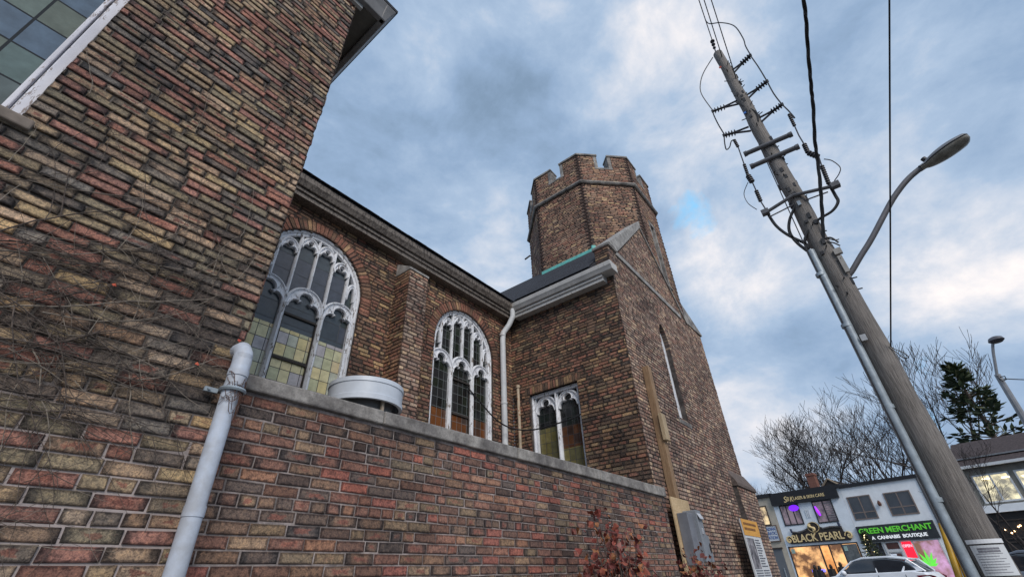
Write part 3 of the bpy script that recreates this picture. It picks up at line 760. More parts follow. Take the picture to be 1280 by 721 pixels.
# green copper flashing where the roof meets the tower
mb = MB(); xf = TX-AP-.03; zf = 7.24+(xf-7.60)*(2.98/3.02)
mb.box((xf-.03, TY-SL/2-.02, zf-.04), (xf+.02, TY+SL/2+.0, zf+.085)); mb.prism([(xf-.03, TY-SL/2-.05, zf-.02), (xf+.04, TY-SL/2-.13, zf+.0), (xf+.05, TY-SL/2-.13, zf+.20), (xf-.02, TY-SL/2-.05, zf+.2)], (.02, .05, 0))
CH(mb.build('copper_flashing', VERD))
mb = MB(); mb.tube([onX(662.5, 319.5, 10.5), onX(656.5, 324, 10.3)], .03, 8); TT(mb.build('roof_spout', IRON))
# square tower base with broaches
BX = TX+AP-.03
CH(brickwork('tower_base_wall', (13.0, TY-AP, 0), (1, 0, 0), (0, -1, 0), 0, 8.1, lambda z: [(.02, BX-13.0)], PAL_GABLE, [MB_GAB, MO_GAB], None, .3, seed=61, header_p=.3, header_every=5, trim=(0, .016)))
CH(brickwork('tower_base_wall', (BX, TY-AP, 0), (0, 1, 0), (1, 0, 0), 0, 8.1, lambda z: [(0, 4.5)], PAL_GABLE, [MB_GAB, MO_GAB], None, .3, seed=62, header_p=.3, trim=(.016, 0)))
y0 = TY-AP; s_ = OC[3][0]
mb = MB(); e = .06
cz = 8.1
mb.add([(BX+e, y0-e, cz), (TX+s_, y0-.01, cz), (TX+AP+.01, TY-s_, cz), (TX+s_, y0-.012, cz+.75), (TX+AP+.012, TY-s_, cz+.75), (BX+e, y0-e, cz+.07)],
       [(0, 2, 1), (5, 3, 4), (0, 1, 3, 5), (0, 5, 4, 2)])
mb.box((13.0, y0-.03, cz), (BX+.03, y0+.3, cz+.06)); CH(mb.build('broach', STONE, bevel=.006))
# lower set-off of the base
mb = MB(); mb.prism([(13.15, y0-.22, 3.16), (13.15, y0-.22, 3.24), (13.15, y0+.0, 3.62), (13.15, y0+.0, 3.16)], (BX+.18-13.15, 0, 0))
CH(mb.build('set_off', plain('brick_set_off', (.16, .125, .11), .9, .4, 12, bs=.6), bevel=.01))
CH(brickwork('tower_plinth', (13.18, y0-.18, 0), (1, 0, 0), (0, -1, 0), 0, 3.16, lambda z: [(0, BX+.16-13.18)], PAL_GABLE, [MB_GAB, MO_GAB], None, .17, seed=63, header_p=.3))

# ------------------------------------------------------------------ left wing
wing = empty('brick_building', (.935, 2.9, 0), 'tall weathered brick building at the left with vine-covered wall, leaded window and wooden eave', 'building')
def WG(o): o.parent = wing; o.matrix_parent_inverse = Matrix.Translation((-.935, -2.9, 0)); return o
def wv(z):
    iv = [(-4.0, .935)]
    if 3.44 < z < 6.9: iv = sub_intervals(iv, -2.3, -.46)
    return iv
WG(brickwork('street_wall', (0, 2.9, 0), (1, 0, 0), (0, -1, 0), 0, 2.852, wv, PAL_WING, [MB_WING, MO_WING], None, .3, seed=71, header_p=.16, proud=.009, jit=.0028, bed=.011, trim=(0, .016)))
WG(brickwork('street_wall', (0, 2.9, 0), (1, 0, 0), (0, -1, 0), 2.852, 7.2, wv, PAL_WING, [MB_WING, MO_WING], None, .3, seed=72, header_p=.2, proud=.013, jit=.0025, PITCH=.0620, bed=.0125, L=.215, trim=(0, .016)))
WG(brickwork('end_wall', (.935, 2.9, 0), (0, 1, 0), (1, 0, 0), 0, 7.2, lambda z: [(0, 3.4)], PAL_WING, [MB_WING, MO_WING], None, .25, seed=72, proud=.01, trim=(.016, 0)))
# cornice
DK = plain('eave_soffit', (.17, .165, .15), .8, .3, 6); EDG = plain('eave_edge', (.20, .20, .205), .5, .3, 5)
LG = plain('eave_board_grey', (.40, .41, .41), .6, .3, 5)
mb = MB(); mb.box((-4.0, 2.80, 7.16), (1.245, 6.2, 7.22)); WG(mb.build('soffit', DK))
mb = MB(); mb.prism([(-4.0, 2.78, 7.10), (-4.0, 2.74, 7.24), (-4.0, 2.70, 7.34), (-4.0, 2.85, 7.34), (-4.0, 2.85, 7.10)], (5.27, 0, 0))
mb.prism([(1.27, 2.78, 7.10), (1.31, 2.74, 7.24), (1.35, 2.70, 7.34), (1.2, 2.7, 7.34), (1.2, 2.78, 7.10)], (0, 3.5, 0)); WG(mb.build('gutter', EDG, bevel=.012))
mb = MB(); mb.box((-4.0, 2.84, 7.04), (.99, 2.885, 7.155)); WG(mb.build('frieze_board', LG, bevel=.004))
mb = MB(); mb.prism([(-4, 2.70, 7.35), (1.36, 2.70, 7.35), (1.36, 6.3, 7.35), (-4, 6.3, 7.35)], (0, 0, .05)); WG(mb.build('roof', SHINGLE))
# big window of the wing
G_W = glass_cells('leaded_glass_grey', [tuple(v*1.05 for v in lin(c)) for c in ((92, 106, 104), (98, 112, 108), (88, 100, 102), (84, 98, 102), (94, 104, 98), (90, 108, 108), (100, 110, 104), (84, 102, 120))], .215, .25, off=(.07, .02), rough=.5, lead=.013, leadc=(.035, .04, .045), spec=.12)
ww = empty('window', (-1.38, 3.0, 3.44)); WG(ww)
def WW(o): o.parent = ww; o.matrix_parent_inverse = Matrix.Translation((1.38, -3.0, -3.44)); return o
mb = MB()
for (x0, x1, z0, z1) in ((-.515, -.462, 3.44, 6.9), (-2.298, -2.23, 3.44, 6.9), (-2.23, -.53, 6.83, 6.9)): mb.box((x0, 2.93, z0), (x1, 3.04, z1))
mb.box((-.555, 2.965, 3.46), (-.531, 3.03, 6.83)); WW(mb.build('frame', peel_paint('flaking_frame_paint', (.66, .66, .72), (.26, .22, .21), .55), bevel=.006))
mb = MB(); mb.box((-2.23, 3.01, 3.46), (-.53, 3.02, 6.85)); WW(mb.build('pane', G_W))
mb = MB(); mb.box((-2.33, 2.865, 3.37), (-.40, 3.1, 3.44)); WW(mb.build('sill', plain('sill_stone', (.24, .20, .17), .9, .4, 8), bevel=.01))

# vines on the wing
vine = empty('climbing_vine', (-.2, 2.88, 1.0), 'dry leafless vine tangled over the left brick wall with a few red leaves', 'vine')
TWIG = plain('dry_twig', (.16, .125, .105), .9, .6, 30, c2=(.05, .04, .035), bs=0)
TWL = plain('pale_twig', (.32, .27, .22), .9, .4, 30, bs=0)
def VN(o): o.parent = vine; o.matrix_parent_inverse = Matrix.Translation((.2, -2.88, -1.0)); return o
rs = random.Random(9)
mbs = [MB(), MB()]
def twig(x, z, ang, ln, r, depth=0):
    pts = []; n = max(4, int(ln/.05)); y = 2.874-rs.random()*.012
    for i in range(n+1):
        if x > .92 or x < -2.2: break
        if x < -.46 and z > 3.35: break
        pts.append((x, y, z)); ang += rs.gauss(0, .13); st = ln/n; x += math.cos(ang)*st; z += math.sin(ang)*st; y += rs.gauss(0, .002); y = min(2.880, max(2.845, y))
        if depth < 2 and rs.random() < .16: twig(x, z, ang+rs.choice((-1, 1))*(.4+rs.random()*.8), ln*(.25+.4*rs.random()), r*.6, depth+1)
    if len(pts) > 2: mbs[0 if rs.random() < .82 else 1].tube(pts, [r*(1-.6*i/len(pts)) for i in range(len(pts))], 4, cap=False)
for i in range(70):
    twig(-1.1+rs.random()*1.6, 1.95+abs(rs.gauss(0, .55)), rs.gauss(.1, .55), .3+rs.random()*.8, .0030)
for i in range(34): twig(-.9+rs.random()*1.0, 1.95+rs.random()*.75, rs.gauss(-.1, .35), .4+rs.random()*.7, .0034)
for i in range(26): twig(-.4+rs.random()*1.2, 2.3+rs.random()*2.4, rs.gauss(.8, .7), .3+rs.random()*.7, .0022)
for i in range(5):
    x0 = -1.0+rs.random()*.5; z0 = 1.95+rs.random()*.5; twig(x0, z0, rs.gauss(.30, .22), 1.2+rs.random()*.6, .0055)
for i in range(16): twig(.62+rs.random()*.2, 2.20+rs.random()*.35, rs.gauss(.6, 1), .12+rs.random()*.25, .002)
VN(mbs[0].build('stem', TWIG)); VN(mbs[1].build('stem', TWL))
def leaf_mesh(mb, c, d, n, w, l, fold=.25, mi=0):
    d = Vector(d).normalized(); n = Vector(n); n = (n-d*n.dot(d)).normalized(); s = d.cross(n); c = Vector(c)
    P = [c, c+d*l*.3+s*w*.42-n*fold*w, c+d*l*.55+s*w*.5-n*fold*w*.8, c+d*l*.8+s*w*.2, c+d*l, c+d*l*.8-s*w*.2, c+d*l*.55-s*w*.5-n*fold*w*.8, c+d*l*.3-s*w*.42-n*fold*w, c+d*l*.5]
    mb.add(P, [(0, 1, 2, 8), (8, 2, 3, 4), (0, 8, 6, 7), (8, 4, 5, 6)], mi)
RED = plain('red_leaf', (.40, .045, .03), .6, .4, 20, c2=(.45, .10, .04), bs=0)
for (px, py) in ((302, 425), (247, 452), (145, 354)):
    q = onY(px, py, 2.86); mb = MB(); leaf_mesh(mb, q, (rs.gauss(0, 1), -.3, -.6), (0, -1, .2), .024, .03); VN(mb.build('leaf', RED))

# drain pipe of the wing
rp = MB(); rp.tube([(.925, 2.785, 2.50), (.918, 2.785, 2.3), (.935, 2.785, 1.3), (.96, 2.785, 0)], .047, 20)
pp = [(.925, 2.90, 2.555), (.925, 2.84, 2.55), (.925, 2.80, 2.51), (.925, 2.786, 2.45), (.925, 2.785, 2.3)]
rp.tube(pp, .052, 20); rp.tube([(.93, 2.785, 1.62), (.93, 2.785, 1.67)], .0505, 20)
rp.tube([(.925, 2.785, 2.36), (.925, 2.785, 2.40)], .056, 20)
o = autosmooth(rp.build('drain_pipe', plain('pvc_grey', (.50, .56, .66), .5, .3, 7, c2=(.38, .40, .44), bs=.25, bscale=18)), 40)
tag(o, 'pale grey round drain pipe strapped to the corner of the left brick building', 'pipe')
mb = MB(); mb.tube([(.925+.060*math.cos(a), 2.785+.060*math.sin(a), 2.275) for a in [i*PI/12 for i in range(25)]], .012, 6)
mb.box((.80, 2.845, 2.262), (.87, 2.862, 2.288)); mb.tube([(.82, 2.875, 2.275), (.82, 2.83, 2.275)], .008, 6)
b_ = mb.build('strap', GALV, o); 
mb = MB()
for i in range(9):
    z = 2.2+.16*rs.random(); a0 = -PI*.9; pts = []
    for k in range(12): a = a0+k*.22; pts.append((.925+.058*math.cos(a), 2.785+.058*math.sin(a), z+.03*math.sin(k*.7+i)-(.012*k*rs.random())))
    mb.tube(pts, .0018, 4, cap=False)
VN(mb.build('tendril', plain('tendril', (.10, .05, .035), .9, .3, 20, bs=0)))

# ------------------------------------------------------------------ low wall with coping
LX0, LX1, LY = .955, 7.77, 3.0
gw = empty('boundary_wall', (4.4, 3.0, 0), 'low rose brick wall with a grey stone coping running from the left building to the transept', 'wall')
def GW(o): o.parent = gw; o.matrix_parent_inverse = Matrix.Translation((-4.4, -3.0, 0)); return o
GW(brickwork('brick_face', (0, LY, 0), (1, 0, 0), (0, -1, 0), 0, 2.37, lambda z: [(LX0, LX1)], PAL_LOW, [MB_LOW, MO_LOW], None, .32, seed=81, header_every=6, header_p=.1, proud=.007, jit=.0022))
x = LX0; rs = random.Random(2)
for x1 in (2.12, 3.85, 5.6, 6.9, 7.80):
    mb = MB(); dz = (x-LX0)*.006; dz2 = (x1-LX0)*.006; yo = -.045+rs.random()*.008
    mb.prism([(x+.003, LY+yo, 2.372), (x1-.003, LY+yo, 2.372), (x1-.003, LY+yo, 2.472+dz2), (x+.003, LY+yo, 2.472+dz)], (0, .41, 0)); 
    GW(mb.build('coping_stone', STONE, bevel=.012)); x = x1
# vent cap (large white drum) behind the wall
mb = MB(); hc = (2.27, 3.50, 2.645)
mb.lathe([(.33, 0), (.338, .0), (.338, .045), (.331, .05), (.331, .15), (.338, .155), (.335, .195), (.30, .207), (0, .215)], hc, 48)
mb.lathe([(.33, .0), (.31, .0), (.31, .17), (0, .17)], hc, 48)
WHM = plain('white_enamel', (.58, .63, .70), .4, .15, 5, bs=.05)
hd = empty('roof_vent', (2.30, 3.52, 0), 'white round metal vent hood standing just behind the low wall', 'vent')
def HD(o): o.parent = hd; o.matrix_parent_inverse = Matrix.Translation((-2.30, -3.52, 0)); return o
HD(autosmooth(mb.build('hood', WHM), 35))
mb = MB(); mb.lathe([(.25, 0), (.25, 2.72)], (2.27, 3.50, 0), 32); HD(autosmooth(mb.build('duct', plain('duct_dark', (.12, .12, .12), .6))))
mb = MB(); 
for a in (0.4, 2.5, 4.6): mb.box((2.30+.3*math.cos(a)-.012, 3.52+.3*math.sin(a)-.012, 2.5), (2.30+.3*math.cos(a)+.012, 3.52+.3*math.sin(a)+.012, 2.75))
HD(mb.build('bracket', plain('bracket_tan', (.4, .33, .25), .6)))
# small white dome cap at the wall end
mb = MB(); mb.lathe([(.17, -.3), (.17, 0), (.165, .03), (.12, .07), (.05, .088), (0, .09)], (7.70, 3.26, 2.50), 28)
o = autosmooth(mb.build('vent_cap', WHM), 60); tag(o, 'small white domed cap peeking over the right end of the low wall', 'vent cap')

# timber post, plywood and meter box on the gable wall
tb = empty('timber_post', (8.62, 3.15, 0), 'brown timber post fixed upright on the gable wall with a short block', 'post')
def TB(o): o.parent = tb; o.matrix_parent_inverse = Matrix.Translation((-8.62, -3.15, 0)); return o
LUM = wood_mat('lumber', (.20, .115, .06), (.36, .24, .14), (14, 14, 1.2)); LUM2 = wood_mat('lumber_light', (.36, .26, .15), (.52, .41, .27), (14, 14, 1.2))
PLY = wood_mat('plywood', (.46, .32, .17), (.60, .45, .27), (3, 3, 9))
mb = MB(); mb.box((8.47, 3.05, 1.6), (8.63, 3.182, 4.94)); TB(mb.build('beam', LUM, bevel=.006))
mb = MB(); mb.box((8.43, 2.975, 3.42), (8.62, 3.047, 3.92)); TB(mb.build('block', LUM2, bevel=.005))
pb = empty('meter_board', (8.7, 3.1, 1.3), 'plywood board with a grey electric meter box beside the low wall end', 'electric box')
def PB(o): o.parent = pb; o.matrix_parent_inverse = Matrix.Translation((-8.7, -3.1, -1.3)); return o
mb = MB(); mb.box((8.12, 3.02, 1.30), (8.95, 3.047, 2.42)); PB(mb.build('board', PLY, bevel=.003))
GRB = plain('box_grey', (.24, .26, .29), .5, .2, 6, bs=.08)
mb = MB(); mb.box((8.22, 2.84, 1.42), (8.52, 3.018, 2.17)); PB(mb.build('cabinet', plain('box_grey_dark', (.19, .20, .23), .5, .2, 6, bs=.08), bevel=.008))
mb = MB(); mb.prism([(8.50, 2.78, 1.46), (8.50, 2.78, 2.22), (8.72, 2.78, 2.22), (8.74, 2.78, 1.86), (8.86, 2.78, 1.84), (8.88, 2.78, 1.46)], (0, .235, 0)); PB(mb.build('meter_case', GRB, bevel=.01))
mb = MB(); mb.prism([(8.51, 2.779, 2.16), (8.70, 2.779, 2.16), (8.70, 2.74, 2.08), (8.51, 2.74, 2.08)], (0, 0, .012)); mb.box((8.57, 2.765, 1.86), (8.62, 2.779, 1.95)); PB(mb.build('cover', plain('box_light', (.5, .52, .56), .4, .2, 6)))
mb = MB(); 
for k in range(20):
    a = 2*PI*k/20; b_2 = 2*PI*(k+1)/20; mb.add([(8.81, 2.776, 1.66), (8.81+.04*math.cos(a), 2.776, 1.66+.075*math.sin(a)), (8.81+.04*math.cos(b_2), 2.776, 1.66+.075*math.sin(b_2))], [(0, 1, 2)])
PB(mb.build('meter_glass', plain('meter_dark', (.03, .02, .02), .2)))
mb = MB(); mb.lathe([(.02, 0), (.035, .03), (.035, .06), (0, .07)], (9.0, 3.1, 2.02), 12); PB(mb.build('red_knob', plain('red_plastic', (.5, .04, .04), .4)))

# sandwich banner at the far end of the facade
def text_mesh(txt, size, ext=.01, bold=0, align='CENTER', xs=1, shear=0):
    cu = bpy.data.curves.new('t', 'FONT'); cu.body = txt; cu.size = size; cu.extrude = ext; cu.align_x = align; cu.align_y = 'CENTER'; cu.offset = bold; cu.shear = shear; cu.resolution_u = 3
    to = bpy.data.objects.new('t', cu); COL.objects.link(to); dg = bpy.context.evaluated_depsgraph_get()
    me = bpy.data.meshes.new_from_object(to.evaluated_get(dg)); bpy.data.objects.remove(to)
    if xs != 1:
        for v in me.vertices: v.co.x *= xs
    return me
def place_text(me, loc, U, nrm, mat, parent=None, name='lettering', rot=0):
    U = Vector(U).normalized(); Zz = Vector((0, 0, 1)); nrm = Vector(nrm).normalized()
    if rot: U, Zz = U*math.cos(rot)+Zz*math.sin(rot), Zz*math.cos(rot)-U*math.sin(rot)
    me.materials.clear(); me.materials.append(mat)
    for p in me.polygons: p.material_index = 0
    M = Matrix(((U.x, Zz.x, nrm.x, loc[0]), (U.y, Zz.y, nrm.y, loc[1]), (U.z, Zz.z, nrm.z, loc[2]), (0, 0, 0, 1))); me.transform(M)
    if parent is not None: me.transform(Matrix.Translation(-Vector(parent.location)) if parent.rotation_euler.z == 0 else parent.matrix_world.inverted())
    me.name = name; return link(name, me, parent)
bn = empty('banner_sign', (12.4, 2.9, 0), 'orange and white notice banner with a photograph at the right end of the church wall', 'banner')
WHT = plain('print_white', (.62, .64, .66), .5, .1, 4, bs=0); ORG = plain('print_orange', (.72, .36, .07), .5, .15, 4, bs=0); INK = plain('print_ink', (.10, .11, .14), .5, .1, 9, bs=0)
def BN(o): o.parent = bn; o.matrix_parent_inverse = Matrix.Translation((-12.4, -2.9, 0)); return o
mb = MB(); mb.box((11.70, 2.90, .70), (13.05, 2.93, 2.30)); BN(mb.build('panel', WHT))
mb = MB(); mb.box((11.70, 2.890, 1.98), (13.05, 2.899, 2.30)); BN(mb.build('orange_band', ORG)); mb = MB(); mb.box((11.70, 2.890, .70), (13.05, 2.899, 1.14)); BN(mb.build('orange_band', ORG))
PH = plain('print_photo', (.42, .40, .43), .5, .8, 6, c2=(.05, .05, .06), bs=0)
mb = MB(); mb.box((11.76, 2.890, 1.36), (12.32, 2.899, 1.93)); BN(mb.build('printed_photo', PH))
mb = MB(); rs = random.Random(3)
for k in range(11): mb.box((12.42, 2.889, 1.90-.05*k), (12.72+.2*rs.random(), 2.899, 1.915-.05*k))
for k in range(4): mb.box((11.80, 2.889, 1.32-.045*k), (12.35, 2.899, 1.332-.045*k)); mb.box((12.45, 2.889, 1.32-.045*k), (12.95, 2.899, 1.332-.045*k))
BN(mb.build('fine_print', INK))
mb = MB(); 
for x in (11.80, 12.95): mb.box((x-.02, 2.932, 0), (x+.02, 2.97, 2.2))
BN(mb.build('leg', IRON))
mb = MB()
for k in range(2): mb.box((11.80, 2.885, 2.19-.1*k), (12.85-.15*k, 2.889, 2.235-.1*k))
BN(mb.build('heading_line', plain('print_brown', (.30, .13, .03), .6, .5, 14, bs=0)))

# shrub with rusty leaves
LEAFM = []
for i, c in enumerate(((.26, .055, .04), (.33, .085, .05), (.17, .04, .035), (.38, .15, .06), (.28, .11, .09))): LEAFM.append(plain('shrub_leaf_%d' % i, c, .7, .5, 25, bs=0))
def shrub(name, cx, cy, h, rad, nst, nl, label, seed, spread=1.0, zmin=.5):
    rs = random.Random(seed); e = empty(name, (cx, cy, 0), label, 'shrub', 'rusty-leaved shrubs in front of the brick walls')
    ms = MB(); ml = MB()
    for i in range(nst):
        a = rs.random()*2*PI; rr = rad*rs.random()**.6; hh = h*(.62+.38*rs.random()); tip = Vector((rr*math.cos(a), rr*math.sin(a)*.6, hh)); b0 = Vector((rr*.2*math.cos(a), rr*.2*math.sin(a), 0))
        pts = [b0.lerp(tip, t)+Vector((rs.gauss(0, .012), rs.gauss(0, .012), 0))+Vector((math.cos(a), math.sin(a), 0))*(-.08*math.sin(t*PI)) for t in [k/7 for k in range(8)]]
        ms.tube(pts, [.007*(1-.7*k/8) for k in range(8)], 5)
        for k in range(nl):
            t = .42+.58*rs.random(); p = b0.lerp(tip, t)+Vector((rs.gauss(0, .035), rs.gauss(0, .03), rs.gauss(0, .03)))
            d = Vector((rs.gauss(0, 1), rs.gauss(0, 1), rs.gauss(-.5, .6))); l = .045+.05*rs.random()
            leaf_mesh(ml, p, d, (rs.gauss(0, .6), -1, rs.gauss(.3, .6)), l*.85, l, .12+.3*rs.random(), rs.randrange(5))
    ms.build('stem', TWIG, e); ml.build('foliage', LEAFM, e); return e
shrub("shrub", 4.75, 2.42, 1.96, .58, 44, 22, 'shrub of curled rusty brown leaves rising against the low brick wall', 3)
shrub("shrub", 7.0, 2.38, 1.62, .48, 34, 22, 'lower shrub of rusty leaves below the grey meter box', 5)

# ------------------------------------------------------------------ utility pole
UX, UY = 7.6, -.52; SCL = 7.6/8.8
pole = empty('utility_pole', (UX, UY, 0), 'tall weathered wooden utility pole with insulators, conduit and street light arm', 'utility pole')
def UP(o): o.parent = pole; o.matrix_parent_inverse = Matrix.Translation((-UX, -UY, 0)); return o
POLEW = wood_mat('pole_wood', (.045, .040, .038), (.28, .255, .235), (26, 26, .8), bs=1.0)
ZTOP = CZ+11.75*SCL
mb = MB(); n = 40
mb.tube([(UX+.012*math.sin(i*.7), UY+.008*math.sin(i*1.3), ZTOP*i/n) for i in range(n+1)], [.19-.095*i/n+.003*math.sin(i*2.1) for i in range(n+1)], 24)
UP(autosmooth(mb.build('post', POLEW), 50))
def pole_px(x, y, dx=0): return onX(x, y, UX+dx)
# conduit
mb = MB(); cyx = UX-.16
cp = [(1013.8, 311), (1062.5, 405), (1092, 463), (1123.7, 523.6), (1171, 617), (1200, 672)]
cy_ = [pole_px(a, b, -.16) for a, b in cp]
ym = UY+.17
mb.tube([(UX-.12, UY+.215, 0), (UX-.12, UY+.20, 3.0), (UX-.10, UY+.17, cy_[0].z)], .058, 14)
for z in (1.9, 3.0, 4.2, 5.1): mb.tube([(UX-.11, UY+.195, z), (UX-.11, UY+.195, z+.05)], .068, 14)
UP(autosmooth(mb.build('conduit', GALV), 40))
mb = MB(); mb.tube([(UX-.19, UY+.27, 0), (UX-.15, UY+.21, 5.6), (UX-.1, UY+.12, 8.2)], .008, 6); UP(mb.build('ground_wire', IRON))
# hardware bits on the pole
mb = MB(); rs = random.Random(12)
for k in range(80):
    z = 4.6+rs.random()*6.4; a = PI*.5+rs.random()*PI*1.3; r = .19-.095*z/ZTOP; c = Vector((UX+r*math.cos(a), UY+r*math.sin(a), z)); d = Vector((math.cos(a), math.sin(a), 0))
    mb = MB()
    if rs.random() < .5: mb.tube([c-d*.02, c+d*(.03+.06*rs.random())], .010, 6); UP(mb.build('bolt', IRON))
    else: mb.obox(c-Vector((.02, .02, .03)), (.045, 0, 0), (0, .045, 0), (0, 0, .05+.06*rs.random())); UP(mb.build('bracket', IRON))
INS = plain('insulator_polymer', (.045, .045, .055), .5, .2, 20, bs=0)
ARMG = plain('arm_grey', (.13, .13, .14), .5, .3, 10)
def insulator(p, q, r=.068, n=4, strut=.52):
    """strut part then sheds, from pole p to the tip q"""
    p, q = Vector(p), Vector(q); d = (q-p); L = d.length; d.normalize(); m = MB()
    up = Vector((0, 0, 1)); m.tube([p+up*.06, p+d*L*strut+up*.016], .021, 6); m.tube([p-up*.07, p+d*L*strut-up*.016], .021, 6); m.tube([p+d*L*strut*.85, q], .024, 6)
    a = L*(strut+.04); b = L*.90; 
    for k in range(n):
        t = a+(b-a)*k/(n-1); m.tube([p+d*(t-.010), p+d*(t+.006)], [r*.5, r], 10); m.tube([p+d*(t+.006), p+d*(t+.012)], [r, r*.5], 10)
    m.obox(q-Vector((.025, .025, .02)), (.05, 0, 0), (0, .05, 0), (0, 0, .05))
    return UP(m.build('insulator_arm', INS))
for a, b in (((914, 91.6), (938, 69.7)), ((931.8, 122.8), (958.9, 102)), ((950, 150), (977.6, 131)), ((924.5, 127), (891, 139.4)), ((937, 161), (905, 169.5))):
    insulator(pole_px(*a, -.05), pole_px(*b, -.05))
mb = MB(); 
for a, b in (((932, 192.4), (988, 168.5)), ((940, 208), (996.5, 184))): mb.tube([pole_px(*a, -.13), pole_px(*b, -.13)], .046, 12); 
for a in ((932, 192.4), (988, 168.5), (940, 208), (996.5, 184)): q = pole_px(*a, -.13); mb.tube([q-Vector((0, .03, 0)), q+Vector((0, .03, 0))], .055, 12)
UP(autosmooth(mb.build('switch_arm', ARMG)))
mb = MB(); q1, q2, q3 = pole_px(957, 266, -.16), pole_px(991, 244.5, -.16), pole_px(1044.4, 232, -.16)
mb.tube([q1, q2], .03, 8); mb.tube([q2, q3], .03, 8); mb.tube([pole_px(962, 271, -.16), pole_px(992, 256, -.1)], .012, 6); mb.tube([pole_px(1035, 240, -.16), pole_px(1002, 252, -.1)], .012, 6)
for q in (q1, q3): mb.obox(q-Vector((.06, .06, .04)), (.1, 0, 0), (0, .12, 0), (0, 0, .09))
UP(mb.build('crossarm', ARMG))
def cutout(name, pts, rb):
    m = MB(); P = [pole_px(*p, -.18) for p in pts]; m.tube(P, .011, 6)
    for i, p in enumerate(P[:-1]):
        if rb[i]:
            d = (P[i+1]-p); L = d.length; d.normalize(); n = int(L/.045)
            for k in range(max(2, n)): c = p+d*(L*(k+.5)/max(2, n)); m.tube([c-d*.008, c+d*.008], rb[i], 8)
    return UP(m.build(name, INS))
cutout('fuse_cutout', [(917.5, 174.7), (922.7, 184), (930, 205), (935, 219.5), (940.4, 227.8), (945, 238), (951, 252), (958, 263)], [.03, 0, .03, .05, 0, .035, 0])
cutout('fuse_cutout', [(986, 142.5), (993.4, 158), (998.6, 169.5), (1004.9, 180), (1010, 191), (1023.6, 196.6), (1027, 207), (1036, 230)], [.03, 0, 0, .04, .05, 0, .035])
def wire(name, P, r, mat=BLACK, parent=True, n=6):
    m = MB(); m.tube(smooth_path(P, n), r, 6); o = m.build(name, mat); return UP(o) if parent else o
W_ = lambda L, dx=-.1: [pole_px(a, b, dx) for a, b in L]
for L, r in (([(938, 69.7), (948, 84), (958.9, 102)], .009), ([(958.9, 102), (967, 117), (977.6, 131)], .009), ([(977.6, 131), (985, 138), (993.4, 147.7), (988, 144)], .009),
             ([(882, 26), (887, 30), (901.6, 28.7), (918, 33), (928.7, 48), (932, 58), (938, 68.7)], .009), ([(891, 72), (880, 90), (875.6, 104), (877, 118), (891, 138.4)], .008),
             ([(891, 139), (892.5, 144.6), (898, 156), (905, 167.5)], .009), ([(905, 169), (906, 180), (908, 187), (912, 184), (914, 177), (917.5, 174.7)], .009),
             ([(958, 264), (960, 267.5), (970, 282), (985, 293.8), (1007.5, 305), (1011, 311)], .018), ([(1036, 230), (1044, 244), (1047.5, 252.5), (1040, 264), (1022.5, 275), (1010, 290), (1006, 302), (1010, 312)], .018),
             ([(994.5, 240), (994, 256), (987, 275), (987, 290), (996, 303), (1011, 315)], .018), ([(1030, 199), (1040, 201), (1050, 209), (1049, 217), (1043, 226)], .006),
             ([(935, 228), (930, 242), (935, 254), (946, 262)], .005), ([(918, 127), (930, 133), (940, 137), (946, 142), (948, 152)], .01),
             ([(1027, 300), (1038, 297), (1048, 303)], .01), ([(1026, 303), (1040, 303), (1050, 307)], .008), ([(1030, 297), (1042, 300), (1049, 299)], .006),
             ([(1032, 322), (1044, 330), (1050, 340), (1058, 348)], .008), ([(1035, 326), (1050, 330), (1056, 336)], .006)):
    wire('jumper_wire', W_(L), r*1.35)
mb = MB(); q = pole_px(893, 62); mb.tube([pole_px(896, 70), pole_px(890, 50)], .014, 6)
for k in range(3): c = pole_px(890.5+k*1.2, 52+k*4); mb.tube([c-Vector((0, 0, .015)), c+Vector((0, 0, .015))], .05-.008*k, 10)
UP(mb.build('pin_insulator', INS))
mb = MB(); q = pole_px(1002, 255, -.17); mb.obox(q, (.03, 0, 0), (0, .05, 0), (0, 0, .09)); UP(mb.build('number_plate', GALV))
mb = MB(); mb.obox(pole_px(1057, 340, -.17), (.05, 0, 0), (0, -.06, 0), (0, 0, .30)); mb.obox(pole_px(1044, 318, -.17), (.06, 0, 0), (0, -.1, 0), (0, 0, .1)); UP(mb.build('junction_box', plain('box_beige', (.4, .38, .35), .6)))
mb = MB(); mb.obox(onX(1085, 424, UX-.19), (.02, 0, 0), (0, .07, 0), (0, 0, .09)); UP(mb.build('id_tag', plain('tag_metal', (.55, .55, .55), .4, metal=.4)))
mb = MB(); mb.obox(onX(933, 141, UX-.14), (.01, 0, 0), (0, .05, 0), (0, 0, .05)); UP(mb.build('blue_tag', plain('tag_blue', (.03, .15, .5), .5)))
mb = MB(); mb.obox(onX(902, 84, UX-.12), (.01, 0, 0), (0, .05, 0), (0, 0, .05)); UP(mb.build('red_tag', plain('tag_red', (.5, .08, .04), .5)))
